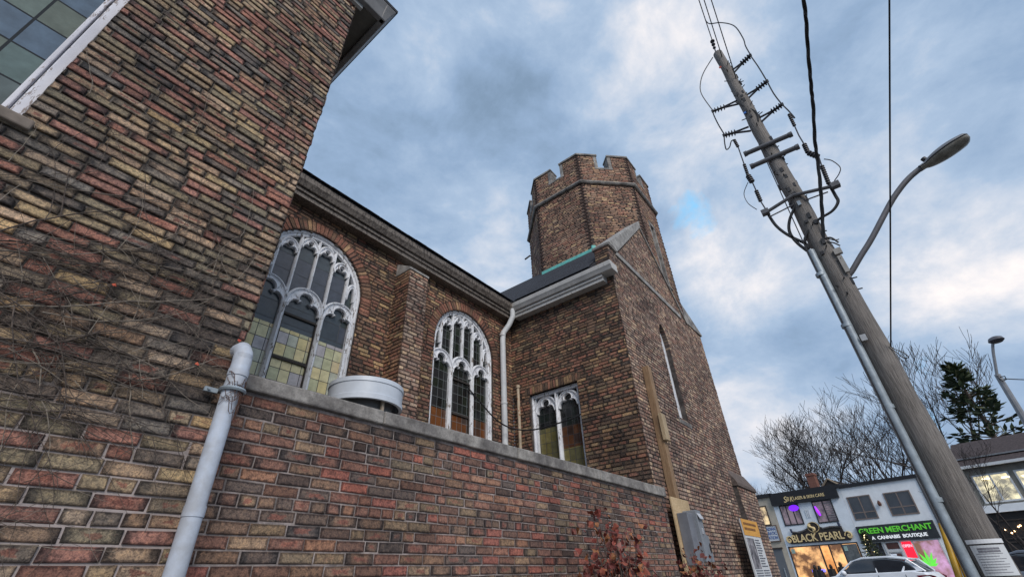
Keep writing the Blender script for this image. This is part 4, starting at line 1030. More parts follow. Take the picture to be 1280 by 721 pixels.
# notice stapled to the pole
nt_ = empty('paper_notice', (UX-.2, UY, 1.6), 'white printed notice taped round the foot of the wooden utility pole', 'notice')
def NT(o): o.parent = nt_; o.matrix_parent_inverse = Matrix.Translation((-(UX-.2), -UY, -1.6)); return o
pp_ = [onX(1215, 684, UX-.22), onX(1247, 680, UX-.22), onX(1262, 716, UX-.22), onX(1230, 718, UX-.22)]
yA, yB = pp_[0].y-.0, pp_[1].y+.0; zA = 1.55; zB = 1.22
def curved(mb, y0, y1, z0, z1, r, n=10):
    k = len(mb.v)
    for i in range(n+1):
        y = y0+(y1-y0)*i/n; dx = r-math.sqrt(max(0, r*r-(y-UY)**2)) if abs(y-UY) < r else r
        for z in (z0, z1): mb.v.append((UX-r+dx, y, z))
    for i in range(n): mb.f.append((k+2*i, k+2*i+2, k+2*i+3, k+2*i+1)); mb.mi.append(0)
pz0, pz1 = 1.185, 1.46
mb = MB(); curved(mb, UY+.115, UY-.165, pz0, pz1, .192); NT(mb.build('sheet', WHT))
mb = MB(); curved(mb, UY+.13, UY-.175, pz1+.015, pz1+.055, .193); NT(mb.build('tape', plain('tape_white', (.75, .76, .78), .3, .1, 5, bs=0)))
mb = MB(); rs = random.Random(8)
for k in range(10):
    z = pz1-.03-.024*k; 
    if k < 2: curved(mb, UY+.07, UY-.11, z-.012, z+.006, .194, 6)
    else: curved(mb, UY+.095, UY-.13+.05*rs.random(), z-.003, z+.002, .194, 6)
NT(mb.build('print', plain('print_grey', (.22, .22, .25), .6, .3, 30, bs=0)))
# street light arm and head
lamp = empty('street_light', (UX, -.62, 4.9), 'large cobra-head street light on a curved grey arm fixed to the wooden utility pole', 'street light')
LB = Vector((UX, -.62, 4.9))
def LA(o): o.parent = lamp; o.matrix_parent_inverse = Matrix.Translation(-LB); return o
arm = [onX(a, b, UX) for a, b in ((1060, 345), (1066, 337), (1076, 320), (1090, 297.5), (1112.5, 255), (1125, 236), (1137, 222), (1150, 211), (1156, 206))]
mb = MB(); mb.tube(smooth_path(arm, 5), .042, 12); LA(autosmooth(mb.build('arm', plain('arm_paint', (.16, .155, .165), .45, .2, 6, metal=.3)), 50))
h0 = onX(1150, 211, UX); h1 = onX(1212, 171, UX); hd_ = (h1-h0); HL = hd_.length; hd_.normalize(); sx = Vector((1, 0, 0)); un = sx.cross(hd_); un = un if un.z > 0 else -un
def head(name, sc_w, zoff0, zoff1, mat, top=True):
    mb = MB(); n = 18; m_ = 14; k = len(mb.v)
    for i in range(n+1):
        t = i/n; w = (.07+.105*math.sin(min(1, max(0, (t-.12)/.88))**.85*PI*.86)**.8 if t > .12 else .07)
        if t > .9: w *= math.sqrt(max(0, 1-((t-.9)/.1)**2))*.9+.02
        for j in range(m_):
            a = PI*j/(m_-1); mb.v.append(tuple(h0+hd_*(t*HL)+sx*(w*sc_w*math.cos(a))+un*((zoff1 if top else -zoff1)*w*math.sin(a)*1.0+zoff0)))
    for i in range(n):
        for j in range(m_-1): mb.f.append((k+i*m_+j, k+i*m_+j+1, k+(i+1)*m_+j+1, k+(i+1)*m_+j)); mb.mi.append(0)
    o = mb.build(name, mat, smooth=True); return LA(o)
head('housing', 1.0, .0, .55, plain('lamp_housing', (.20, .205, .22), .4, .2, 6, metal=.3))
head('rim', 1.01, .0, .10, plain('lamp_rim', (.12, .12, .13), .5), False)
head('lens', .9, -.012, .38, plain('lamp_lens', (.30, .29, .26), .25, .5, 8, c2=(.14, .13, .11), bs=.1), False)
mb = MB(); q = h0+hd_*.14+un*.07; mb.tube([q, q+un*.05], .035, 12); LA(mb.build('photocell', IRON))
# overhead lines
def overhead(label, P, r, name='overhead_wire', cat='wire', mat=BLACK):
    m = MB(); m.tube(P, r, 6); o = m.build(name, mat); tag(o, label, cat); return o
far1 = onZ(862, -60, ZTOP+.4)
def line(a_px, b_px, za, zb, r, label):
    A_ = pole_px(*a_px, 0); B_ = onZ(*b_px, zb); B_ = A_+(B_-A_)*1.6; overhead(label, [A_, B_], r)
line((890, 50), (873.5, 0), 0, ZTOP+.1, .010, 'leftmost of three wires leaving the top of the wooden pole')
line((903.7, 75), (880, 0), 0, ZTOP+.05, .010, 'middle of three wires leaving the top of the wooden pole')
line((922, 104), (889, 0), 0, ZTOP-.1, .010, 'rightmost of three wires leaving the top of the wooden pole')
# thick twisted service cable: hangs along the road, coming back over the camera
cab = [(1029.5, 300, 0), (1027.5, 267, -.1), (1025.7, 234, -.25), (1021.5, 198.7, -.4), (1018.4, 171.6, -.6), (1016, 130, -.9), (1014, 108, -1.1), (1010.9, 77, -1.4), (1008, 31, -1.9), (1004.5, 0, -2.25), (1000, -50, -2.8)]
P = smooth_path([pole_px(a, b, -.1+c) for a, b, c in cab], 6)
mb = MB(); 
for ph, r in ((0, .022), (2.1, .018), (4.2, .016)):
    mb.tube([p+Vector((.01, math.cos(i*.55+ph)*.014, math.sin(i*.55+ph)*.014)) for i, p in enumerate(P)], r*.8, 6)
o = mb.build('service_cable', BLACK); tag(o, 'thick twisted black service cable sagging down to the wooden utility pole', 'cable')
# thin straight line
A_ = onX(1113.5, 433, UX-.1); B_ = onX(1111.5, -60, UX-3.5)
o = overhead('thin straight wire right of the pole, dead-ended low on its side', [A_, A_.lerp(B_, .5), B_], .010)
wire('dead_end', [A_, onX(1120, 437, UX-.1), onX(1128, 440, UX-.1), onX(1136, 446, UX-.1), onX(1129, 447, UX-.1), onX(1122, 441, UX-.1), onX(1114, 436, UX-.1), onX(1100, 428, UX-.1)], .006)
# yellow guy-wire guards
for i, (a, b, lb) in enumerate((((1177, 655), (1199, 721), 'left one of the two yellow plastic cable guards beside the pole'), ((1181, 650), (1210, 721), 'right one of the two yellow plastic cable guards beside the pole'))):
    p0 = onX(a[0], a[1], 8.3); p1 = onX(b[0], b[1], 8.0); d = (p1-p0); p2 = p0+d*(p0.z/(-d.z)); mb = MB(); mb.tube([p0, p0.lerp(p2, .5), p2], .036, 12)
    o = autosmooth(mb.build('cable_guard', plain('yellow_plastic', (.60, .36, .03), .45, .3, 6))); tag(o, lb, 'cable guard', 'yellow guards beside the pole')
mb = MB(); q = onX(1200, 692, 7.9); mb.lathe([(0, -.035), (.03, -.025), (.04, 0), (.03, .025), (0, .035)], q, 14); o = autosmooth(mb.build('red_marker', plain('red_plastic', (.5, .04, .04), .4))); o.parent = pole; o.matrix_parent_inverse = Matrix.Translation((-UX, -UY, 0))

# second lamp post in the distance
def px_dist(x, y, D): r = ray(x, y); return Vector(r/np.linalg.norm(r[:2])*D+[0, 0, CZ])
D2 = 24.0
lp2b = px_dist(1290, 548, D2); top2 = px_dist(1246.5, 468, D2)
lp2 = empty('lamp_post', (lp2b.x, lp2b.y, 0), 'distant slim street lamp post with a small oval head at the right edge', 'lamp post')
def L2(o): o.parent = lp2; o.matrix_parent_inverse = Matrix.Translation((-lp2b.x, -lp2b.y, 0)); return o
GPO = plain('post_grey', (.26, .27, .29), .5, .2, 5, metal=.3)
mb = MB(); mb.tube([(lp2b.x, lp2b.y, 0), (lp2b.x*.5+top2.x*.5, lp2b.y*.5+top2.y*.5, lp2b.z), top2], [.13, .11, .09], 10); L2(mb.build('post', GPO))
mb = MB(); a2 = [px_dist(x, y, D2-.1) for x, y in ((1246.5, 470), (1244, 455), (1241.5, 440), (1241, 430), (1243, 427))]; mb.tube(smooth_path(a2, 4), .045, 8); L2(mb.build('arm', GPO))
mb = MB(); q = px_dist(1245.5, 425.5, D2-.1); mb.lathe([(0, -.08), (.16, -.07), (.24, 0), (.2, .1), (.1, .15), (0, .16)], q, 16); L2(autosmooth(mb.build('head', plain('lamp_head_dark', (.10, .10, .12), .5)), 60))
A_ = px_dist(1251, 473, D2); B_ = px_dist(1300, 470, D2+6); overhead('thin wire running right from the distant lamp post', [A_, A_.lerp(B_, .5)-Vector((0, 0, .1)), B_], .02)
o = bpy.data.objects.get('coil'); 
mb = MB(); mb.tube([px_dist(1248, 472, D2-.15), px_dist(1253, 476, D2-.15), px_dist(1258, 474, D2-.15), px_dist(1256, 470, D2-.15), px_dist(1250, 471, D2-.15)], .02, 6); L2(mb.build('wire_coil', BLACK))

# ------------------------------------------------------------------ shops across the street
SU = Vector((-.20950361, -.97780787, 0)); SN = Vector((.97780787, -.20950361, 0)); SO = Vector((43.7696, 4.4968, 0))
def sp(s, z, d=0): return SO+SU*s+Vector((0, 0, z))-SN*d          # d = in front of the facade
class SB(MB):
    def fb(s, s0, s1, z0, z1, d0, d1, mi=0):
        o_ = sp(s0, z0, d0); s.obox(o_, SU*(s1-s0), -SN*(d1-d0), (0, 0, z1-z0), mi)
def sparent(e):
    return lambda o: (setattr(o, 'parent', e), setattr(o, 'matrix_parent_inverse', Matrix.Translation(-Vector(e.location))), o)[2]
STU_T = plain('stucco_tan', (.50, .45, .37), .9, .15, 3); STU_B = plain('stucco_blue_white', (.76, .82, .88), .85, .12, 2); STU_W = plain('stucco_white', (.84, .87, .90), .85, .12, 2)
BLK = plain('signboard_black', (.018, .018, .022), .5, .3, 4, bs=0); GOLD = plain('gilt', (.80, .62, .32), .45, .2, 12, metal=0, bs=0); FRD = plain('window_frame_dark', (.03, .03, .033), .5, .2, 4, bs=0)
GLD = plain('shop_glass_dark', (.05, .052, .06), .08, .6, 1.2, spec=.8, bs=0)
def lit(name, c1, c2, sc_, st):
    if name in MATS: return MATS[name]
    mt, nt, b = newmat(name); n = noise(nt, sc_, 5, .6, 'Object'); r = ramp(nt, n.outputs[0], [(.42, c1), (.6, c2)])
    nt.links.new(r.outputs[0], b.inputs['Base Color']); nt.links.new(r.outputs[0], b.inputs['Emission Color']); b.inputs['Emission Strength'].default_value = st; b.inputs['Roughness'].default_value = .1
    MATS[name] = mt; return mt
LIT = lit('lit_shop_interior', (.10, .045, .02), (.75, .40, .16), 1.0, .85)
LITO = lit('lit_orange', (.45, .18, .05), (.85, .42, .14), .8, .8)
LITP = lit('lit_pink_glass', (.16, .08, .05), (.45, .26, .42), .7, .7)
LITU = lit('lit_upper', (.10, .07, .05), (.60, .45, .25), 1.4, .8)
def window_(P, s0, s1, z0, z1, glass, frame=FRD, mull=(), rails=(), fw=.08, depth=.04, nm='window'):
    w = SB(); 
    w.fb(s0, s0+fw, z0, z1, 0.0, depth); w.fb(s1-fw, s1, z0, z1, 0.0, depth); w.fb(s0+fw, s1-fw, z1-fw, z1, 0.0, depth); w.fb(s0+fw, s1-fw, z0, z0+fw, 0.0, depth)
    for m_ in mull: w.fb(m_-fw/2, m_+fw/2, z0+fw, z1-fw, 0, depth*.9)
    for r_ in rails: w.fb(s0+fw, s1-fw, r_-fw/2, r_+fw/2, 0, depth*.8)
    fo = P(w.build(nm, frame)); g = SB(); g.fb(s0+fw, s1-fw, z0+fw, z1-fw, -.02, .008); go = g.build('pane', glass, fo)
    go.matrix_parent_inverse = fo.matrix_parent_inverse.copy() if False else Matrix.Identity(4)
    return fo
def shell(P, s0, s1, z1, mat, roofm, top=.28, ov=.15, depth=12, d0=0, nm='wall'):
    w = SB(); w.fb(s0, s1, 0, z1, -depth, 0-.0); o = P(w.build(nm, mat)); r = SB(); r.fb(s0-ov*.0, s1+ov, z1, z1+top, -depth-.1, ov); P(r.build('roof', roofm)); return o
# tan brick-front shop
b0 = empty('shop_building', tuple(sp(-6.5, 0)), 'tan two-storey shop front with a blue-lettered sign and grey door beside the church corner', 'building'); P0_ = sparent(b0)
shell(P0_, -10.5, -3.86, 6.42, STU_T, BLK, .26)
window_(P0_, -5.7, -4.42, 4.42, 5.85, LITU, DARKW, (-5.05,))
s_ = SB(); s_.fb(-5.75, -4.12, 3.32, 4.35, 0, .10); so = P0_(s_.build('sign_board', plain('sign_white', (.62, .66, .70), .5, .1, 3, bs=0))); s_ = SB()
for a in ((-5.80, -4.07, 4.35, 4.40), (-5.80, -4.07, 3.27, 3.32), (-5.80, -5.75, 3.32, 4.35), (-4.12, -4.07, 3.32, 4.35)): s_.fb(*a, 0, .13)
P0_(s_.build('sign_frame', plain('sign_frame_brown', (.16, .11, .09), .6)))
BLU = plain('letter_blue', (.04, .10, .32), .5, .1, 3, bs=0)
for t, z in (('CANADIAN', 4.14), ('DEMOCRATIC', 3.84), ('ORGANIZATION', 3.53)):
    me = text_mesh(t, .30, .004, .006, 'RIGHT', .78); P0_(place_text(me, sp(-4.20, z, .108), SU, -SN, BLU))
s_ = SB(); s_.fb(-5.62, -4.24, 0, 2.76, 0, .03); P0_(s_.build('door', plain('door_grey', (.13, .14, .155), .4, .1, 2, bs=0))); s_ = SB(); s_.fb(-5.70, -4.16, 2.76, 2.86, 0, .12); P0_(s_.build('door_lintel', DARKW))
s_ = SB(); s_.fb(-4.52, -4.47, .9, 1.5, .03, .09); P0_(s_.build('door_handle', GALV))
# middle shop
b1 = empty('shop_building', tuple(sp(-1.5, 0)), 'pale two-storey shop with a gilded black pub sign and purple neon upstairs', 'building'); P1_ = sparent(b1)
shell(P1_, -3.85, 1.28, 6.36, STU_B, BLK, .26)
s_ = SB(); s_.fb(-3.85, 1.08, 5.72, 6.36, 0, .22); P1_(s_.build('sign_board', BLK))
me = text_mesh('LASER & SKIN CARE', .30, .004, .006, 'CENTER', .86); P1_(place_text(me, sp(-.92, 6.04, .228), SU, -SN, GOLD))
me = text_mesh('S', .62, .004, .004, 'CENTER', .9, .3); P1_(place_text(me, sp(-2.72, 6.04, .23), SU, -SN, GOLD)); me = text_mesh('B', .42, .004, .004, 'CENTER', .9, .3); P1_(place_text(me, sp(-2.50, 6.05, .232), SU, -SN, GOLD))
me = text_mesh('K', .50, .004, .006, 'CENTER', .8, .3); P1_(place_text(me, sp(-2.22, 6.02, .23), SU, -SN, GOLD))
CURT = lit('purple_room', (.05, .04, .05), (.20, .15, .17), 1.2, .4)
window_(P1_, -3.42, -1.95, 4.25, 5.70, CURT, FRD, (-2.92, -2.45)); window_(P1_, -.95, .45, 4.2, 5.70, CURT, FRD, (-.2,))
PUR = glow('neon_purple', (.16, .012, .80), .8); PNK = glow('neon_violet', (.32, .02, .85), .8)
mb = MB(); c = sp(-2.32, 5.42, .07)
for i in range(20):
    a, b = 2*PI*i/20, 2*PI*(i+1)/20; mb.add([c, c+SU*.38*math.cos(a)+Vector((0, 0, .22*math.sin(a))), c+SU*.38*math.cos(b)+Vector((0, 0, .22*math.sin(b)))], [(0, 1, 2)])
P1_(mb.build('neon_light', PUR)); mb = MB(); mb.tube([sp(-.78, 5.35, .08), sp(-.70, 5.0, .08), sp(-.62, 4.7, .08)], [.05, .10, .06], 8); P1_(mb.build('neon_light', PNK))
s_ = SB(); [s_.fb(-.55+.0, -.02-.0, 4.5+.13*k, 4.53+.13*k, -.0, .03) for k in range(0)]
for x in (-1.62, -1.50, -1.38): s_.fb(x, x+.04, 4.65, 5.2, 0, .04)
P1_(s_.build('wall_vent', WHT)); s_ = SB()
for k in range(8): s_.fb(-.12, .36, 4.38+.15*k, 4.43+.15*k, .01, .03)
P1_(s_.build('blind', plain('blind_grey', (.25, .24, .25), .6)))
# pirate-pub sign: scrolled board
def outline(pts, d0, d1, mat, nm, P):
    m = MB(); m.prism([sp(a, b, d0) for a, b in pts], -SN*(d1-d0)); return P(m.build(nm, mat))
bd = [(-3.35, 3.02), (.72, 3.0), (.95, 3.2), (.75, 3.5), (.5, 3.55), (.46, 3.92), (-.7, 3.88)]+[(-1.40+.42*math.cos(a), 4.0+.36*math.sin(a)) for a in [PI*k/12 for k in range(13)]]+[(-2.1, 3.88), (-3.05, 3.75), (-3.1, 3.5), (-3.4, 3.5), (-3.62, 3.2)]
outline(bd, .02, .10, plain('sign_brown', (.035, .026, .022), .5), 'sign_board', P1_)
me = text_mesh('BLACK PEARL', .70, .02, .012, 'CENTER', .84); P1_(place_text(me, sp(-1.38, 3.32, .13), SU, -SN, GOLD))
mb = MB()
for cx_, sg in ((-3.45, 1), (.82, -1)):
    for rr, ph in ((.30, 0), (.20, 1.5), (.12, 3)):
        pts = [sp(cx_+sg*(.05+rr*.9*math.cos(ph+t*.5)*(1-t*.05)), 3.28+rr*math.sin(ph+t*.5)*(1-t*.05), .13) for t in range(14)]; mb.tube(pts, .035, 5)
mb.tube([sp(-1.40+.40*math.cos(a), 4.0+.34*math.sin(a), .12) for a in [2*PI*k/24 for k in range(25)]], .018, 5)
mb.tube([sp(-1.50+.16*math.sin(t*.6), 3.72+.05*t, .13) for t in range(11)], [.05, .06, .07, .08, .08, .07, .09, .1, .1, .08, .04], 6); mb.tube([sp(-1.4+.1*math.cos(t*.5), 3.9+.1*math.sin(t*.5), .13) for t in range(10)], .035, 5)
P1_(mb.build('gilt_scroll', GOLD)); mb = MB(); mb.tube([sp(-3.0, 3.80, .12), sp(-2.5, 3.72, .12), sp(-2.0, 3.86, .12)], .07, 6); mb.tube([sp(.42, 3.86, .12), sp(-.2, 3.92, .12), sp(-.8, 3.84, .12)], .07, 6); P1_(mb.build('carved_rope', plain('carved_grey', (.16, .15, .15), .7, .6, 20)))
mb = MB(); mb.tube([sp(-3.02, 3.74, .16), sp(-3.04, 4.02, .16)], .07, 6); mb.tube([sp(.40, 3.9, .16), sp(.38, 4.16, .16)], .08, 6); P1_(mb.build('sign_lantern', plain('lantern_navy', (.03, .04, .09), .5)))
window_(P1_, -3.72, 1.05, .45, 2.86, LIT, FRD, (-.85, .0,), ()); s_ = SB(); s_.fb(-1.52, -1.42, .5, 2.8, .02, .06); P1_(s_.build('door_post', FRD))
s_ = SB(); s_.fb(.02, .95, .5, 2.75, .01, .035); P1_(s_.build('dark_pane', plain('shop_glass_grey', (.06, .065, .07), .15, .9, 3, c2=(.16, .17, .17), bs=0)))
s_ = SB(); s_.fb(-1.40, -.9, 1.0, 2.7, .01, .035); P1_(s_.build('lit_pane', LITO))
s_ = SB(); s_.fb(-2.55, -1.65, 1.15, 1.32, .03, .05); P1_(s_.build('neon_light', glow('neon_blue', (.18, .16, .95), 1.2)))
s_ = SB(); s_.fb(-3.55, -3.3, 2.4, 2.68, .03, .05); s_.fb(.1, .32, 2.35, 2.65, .04, .06); P1_(s_.build('window_sticker', plain('sticker_green', (.35, .5, .45), .5)))
mb = MB()
for a, z in ((-2.3, 1.5), (-1.2, 1.5), (-.55, 1.6), (-2.0, 1.45)): 
    mb.tube([sp(a, .6, .025), sp(a, z-.18, .025)], [.30, .22], 8); mb.tube([sp(a, z-.2, .025), sp(a, z-.05, .025), sp(a, z+.1, .025)], [.09, .12, .06], 8)
P1_(mb.build('window_silhouette', plain('silhouette_dark', (.02, .015, .015), .7)))
# white shop
b2 = empty('shop_building', tuple(sp(3.7, 0)), 'white shop with green letters on a black sign and red neon in its window', 'building'); P2_ = sparent(b2)
shell(P2_, 1.29, 6.10, 6.30, STU_W, BLK, .22, .12)
BRF = plain('window_frame_brown', (.22, .17, .15), .5, .2, 4, bs=0)
window_(P2_, 1.50, 2.98, 4.16, 5.68, GLD, BRF, (2.25,), (4.62,), .07); window_(P2_, 3.78, 5.34, 4.20, 5.64, GLD, BRF, (4.55,), (4.70,), .07)
mb = MB(); q = sp(3.38, 5.02, .14); mb.lathe([(0, -.16), (.08, -.14), (.12, 0), (.08, .12), (.03, .2), (0, .22)], q, 8); mb.tube([q, q+SN*.14], .03, 6); P2_(mb.build('wall_lantern', plain('rusty_iron', (.12, .05, .035), .8)))
s_ = SB(); s_.fb(1.36, 5.80, 2.76, 3.76, 0, .16); P2_(s_.build('sign_board', plain('sign_charcoal', (.035, .04, .045), .5, .2, 2, bs=0)))
GRN = glow('letters_green', (.12, .56, .04), .16); WL = glow('letters_white', (.7, .72, .74), .35)
me = text_mesh('GREEN MERCHANT', .47, .02, .010, 'CENTER', 1.02); P2_(place_text(me, sp(3.56, 3.42, .185), SU, -SN, GRN))
me = text_mesh('A  CANNABIS  BOUTIQUE', .27, .01, .010, 'CENTER', 1.0); P2_(place_text(me, sp(3.66, 2.99, .175), SU, -SN, WL))
window_(P2_, 4.15, 5.65, .35, 2.72, LITP, WHT, (), (), .07); window_(P2_, 1.50, 2.45, .35, 2.70, GLD, FRD, (), (), .08)
s_ = SB(); s_.fb(2.58, 2.68, 0, 2.72, 0, .06); s_.fb(3.42, 3.52, 0, 2.72, 0, .06); s_.fb(2.68, 3.42, 2.12, 2.24, 0, .06); P2_(s_.build('door_frame', WHT))
s_ = SB(); s_.fb(2.76, 3.34, .3, 2.04, 0, .03); s_.fb(2.70, 3.40, 2.30, 2.66, 0, .03); P2_(s_.build('door', plain('door_red_brown', (.12, .05, .04), .3, .4, 2, bs=0)))
s_ = SB(); s_.fb(3.60, 4.12, 1.75, 2.66, 0, .04); P2_(s_.build('neon_panel', glow('neon_red_panel', (.75, .01, .03), .9)))
me = text_mesh('OPEN', .22, .01, .008, 'CENTER', .9); P2_(place_text(me, sp(3.86, 2.42, .055), SU, -SN, glow('neon_red', (1.0, .12, .15), 3.0)))
mb = MB(); LF = glow('leaf_green', (.12, .62, .06), .55); c = sp(4.62, 1.25, .055)
for an, ln in ((1.57, .95), (1.15, .85), (2.0, .85), (.75, .65), (2.4, .62), (.3, .45), (2.85, .4)):
    d = SU*math.cos(an)+Vector((0, 0, math.sin(an))); s2 = SU*-math.sin(an)+Vector((0, 0, math.cos(an)))
    mb.add([c, c+d*ln*.5+s2*.085, c+d*ln, c+d*ln*.5-s2*.085], [(0, 1, 2, 3)])
P2_(mb.build('leaf_decal', LF))
s_ = SB(); s_.fb(6.0, 6.09, 0, 6.25, .01, .06); P2_(s_.build('corner_pipe', plain('pipe_dark', (.08, .08, .09), .6)))
# christmas tree by the shop
def conifer(name, base, h, r, label, cat, mats, n=420, seed=1, twist=0, trunk=True, group=None, droop=-.1, ls=.12, gap=.0):
    rs = random.Random(seed); e = empty(name, tuple(base), label, cat, group); m = MB(); t = MB()
    t.tube([(0, 0, 0), (.02*h*.2, 0, h*.5), (0, 0, h*.97)], [r*.07, r*.05, r*.012], 7)
    nb = int(n/12)
    for k in range(nb):
        f = (k+.5)/nb; f = f**.8; z = h*(.12+.86*f); L_ = r*(1-f)**.8*(.65+.5*rs.random())+.04*r; a = k*2.4+rs.gauss(0, .3)
        d = Vector((math.cos(a), math.sin(a), droop+.25*f)); d.normalize()
        if rs.random() < gap: continue
        t.tube([(0, 0, z), d*L_+Vector((0, 0, z))], [r*.012, r*.004], 4)
        for j in range(14):
            q = Vector((0, 0, z))+d*(L_*(.25+.75*rs.random()))+Vector((rs.gauss(0, .07*r*(1-f)), rs.gauss(0, .07*r*(1-f)), rs.gauss(0, .03*r)))
            dd = (d+Vector((rs.gauss(0, .6), rs.gauss(0, .6), rs.gauss(0, .35)))); leaf_mesh(m, q, dd, (rs.gauss(0, .5), rs.gauss(0, .5), 1), ls*r*.9, ls*r*2.4, .1, rs.randrange(len(mats)))
    t.build('trunk', TWIG, e); m.build('crown', mats, e); return e
FG = [plain('needle_%d' % i, c, .8, .4, 12, bs=0) for i, c in enumerate(((.075, .11, .06), (.10, .13, .065), (.05, .075, .05), (.13, .14, .07)))]
xt = conifer('christmas_tree', sp(1.98, .4, 1.1), 3.0, .75, 'lit dark green Christmas tree before the white shop sign', 'tree', FG, 700, 5)
XL = glow('fairy_light', (1, .85, .45), 3.0)
for k in range(24):
    mb = MB(); rs = random.Random(100+k); f = rs.random(); a = rs.random()*6.28; q = Vector((.62*(1-f)*math.cos(a), .62*(1-f)*math.sin(a), .6+2.3*f)); mb.lathe([(0, -.03), (.03, 0), (0, .03)], q, 6); mb.build('fairy_light', XL, xt)

# building on the right
b3 = empty('house_building', tuple(sp(14, 0)), 'two-storey building at the right edge with dark shingled roof, lit windows and white trim', 'building'); P3_ = sparent(b3)
s_ = SB(); s_.fb(8.3, 22, 0, 6.35, -9, 0); P3_(s_.build('wall', plain('wall_grey_beige', (.26, .25, .22), .8, .3, 2)))
mb = MB(); mb.prism([sp(8.1, 6.42, .45), sp(8.1, 6.52, .45), sp(8.1, 8.6, -4.5), sp(8.1, 6.42, -4.5)], SU*14.2); P3_(mb.build('roof', plain('roof_brown_shingle', (.085, .062, .062), .9, .6, 9, bs=.8)))
s_ = SB(); s_.fb(8.1, 22, 6.34, 6.50, .30, .50); P3_(s_.build('eave_trim', WHT)); s_ = SB(); s_.fb(8.3, 22, 7.0, 7.08, -.7, -.5); P3_(s_.build('snow_rail', GPO))
LIT3 = lit('lit_office', (.18, .17, .14), (.70, .62, .40), 1.6, .75)
for a in (8.75, 10.75, 12.75, 14.8): window_(P3_, a, a+1.75, 4.35, 5.95, LIT3, WHT, (a+.87,), (), .09, .06)
s_ = SB(); s_.fb(8.45, 22, 3.82, 4.22, 0, .35); P3_(s_.build('ledge', STU_W)); s_ = SB(); s_.fb(8.4, 22, .0, 3.8, 0, .10); P3_(s_.build('shopfront_panel', plain('panel_black', (.02, .018, .018), .5, .3, 2)))
window_(P3_, 8.72, 10.2, 2.42, 3.42, LITO, DARKW, (), (), .06, .16); window_(P3_, 8.72, 10.2, .9, 2.30, LITO, DARKW, (9.3,), (), .06, .16)
window_(P3_, 10.6, 13, .9, 3.4, LITO, DARKW, (11.6,), (), .06, .16)
for k in range(7):
    mb = MB(); q = sp(8.95+.2*k+.05*math.sin(k*9), 2.9+.18*math.sin(k*5), .18); mb.lathe([(0, -.05), (.05, 0), (0, .05)], q, 8); P3_(mb.build('bulb', glow('warm_bulb', (1, .62, .3), 5)))
mb = MB(); 
for k in range(6): q = sp(9.2+.9*k, 5.65-.05*k, .07); mb.obox(q, SU*.35, -SN*.02, (0, 0, .07))
P3_(mb.build('ceiling_lamp', glow('office_lamp', (1, .85, .55), 2.5)))
# house gable, chimney behind the shops
hb = empty('house', tuple(sp(-1.0, 0, -14)), 'small dark gabled house roof peeping over the shops', 'house'); PH_ = sparent(hb)
def dpx(x, y, D): r = ray(x, y); return Vector(r/np.linalg.norm(r[:2])*D+[0, 0, CZ])
q = dpx(1034, 598, 60)
mb = MB(); mb.prism([q-SU*2.0+Vector((0, 0, -1.9)), q+Vector((0, 0, 0)), q+SU*2.2+Vector((0, 0, -1.9))], SN*8); PH_(mb.build('roof', plain('roof_dark', (.05, .045, .045), .9, .3, 3)))
q2 = q-SN*.06; mb = MB(); mb.tube([q2-SU*2.1+Vector((0, 0, -1.95)), q2], .1, 5); mb.tube([q2, q2+SU*2.3+Vector((0, 0, -1.95))], .1, 5); PH_(mb.build('bargeboard', plain('barge_tan', (.30, .24, .18), .8)))
mb = MB(); qw = q+Vector((0, 0, -8.3)); mb.obox(qw-SU*1.8+SN*.3, SU*3.8, SN*7, (0, 0, 6.5)); PH_(mb.build('wall', STU_T))
c = dpx(1006, 592, 58); mb = MB(); mb.obox(c+Vector((0, 0, -7)), SU*.75, SN*.7, (0, 0, 7)); mb.obox(c+Vector((0, 0, -.25))-SU*.06-SN*.06, SU*.87, SN*.82, (0, 0, .15)); o = mb.build('chimney', plain('chimney_brick', (.22, .10, .075), .9, .3, 8)); 
tag(o, 'red brick chimney rising behind the shop roofs', 'chimney')

# ------------------------------------------------------------------ trees
BARK = plain('bark', (.06, .048, .044), .9, .5, 6, c2=(.03, .026, .025), bs=0); BARK2 = plain('bark_light', (.10, .085, .078), .9, .5, 6, bs=0)
def bare_tree(name, base, h, label, seed, spread=.5, mat=BARK, lean=(0, 0), stems=1, levels=5, thick=.019, group='bare trees behind the shops', crown=None, nside=5, kids=(3, 3, 4)):
    rs = random.Random(seed); e = empty(name, tuple(base), label, 'tree', group); T = MB(); B = MB()
    def br(p, d, L, r, lv):
        n = 4; P = [p]; R = [r]; q = Vector(p); dd = Vector(d)
        for i in range(n):
            dd = (dd+Vector((rs.gauss(0, .10), rs.gauss(0, .10), rs.gauss(0, .05)+.05))).normalized(); q = q+dd*(L/n); P.append(q.copy()); R.append(max(h*.0008, r*(1-.45*(i+1)/n)))
        (T if lv == 0 else B).tube(P, R, 7 if lv < 2 else (4 if lv < 4 else 3), cap=False)
        if lv >= levels: return
        k = rs.choice(kids)
        for j in range(k):
            t = .45+.55*(j+1)/k if lv else .4+.6*(j+1)/k; i = min(n, max(1, int(round(t*n)))); o_ = P[i]
            ax = Vector((rs.gauss(0, 1), rs.gauss(0, 1), rs.gauss(.1, .45))).normalized()
            nd = (dd*(1.0)+ax*spread*(1.0 if lv else 1.0)).normalized()
            br(o_, nd, L*(.60+.2*rs.random()), R[i]*.72, lv+1)
    for s_ in range(stems):
        a = rs.random()*6.28; d = Vector((lean[0]+.28*math.cos(a)*(stems > 1), lean[1]+.28*math.sin(a)*(stems > 1), 1)).normalized()
        br(Vector((0, 0, 0)), d, h*.34, h*thick*(1 if stems == 1 else .75), 0)
    T.build('trunk', mat, e); B.build('crown', mat, e); return e
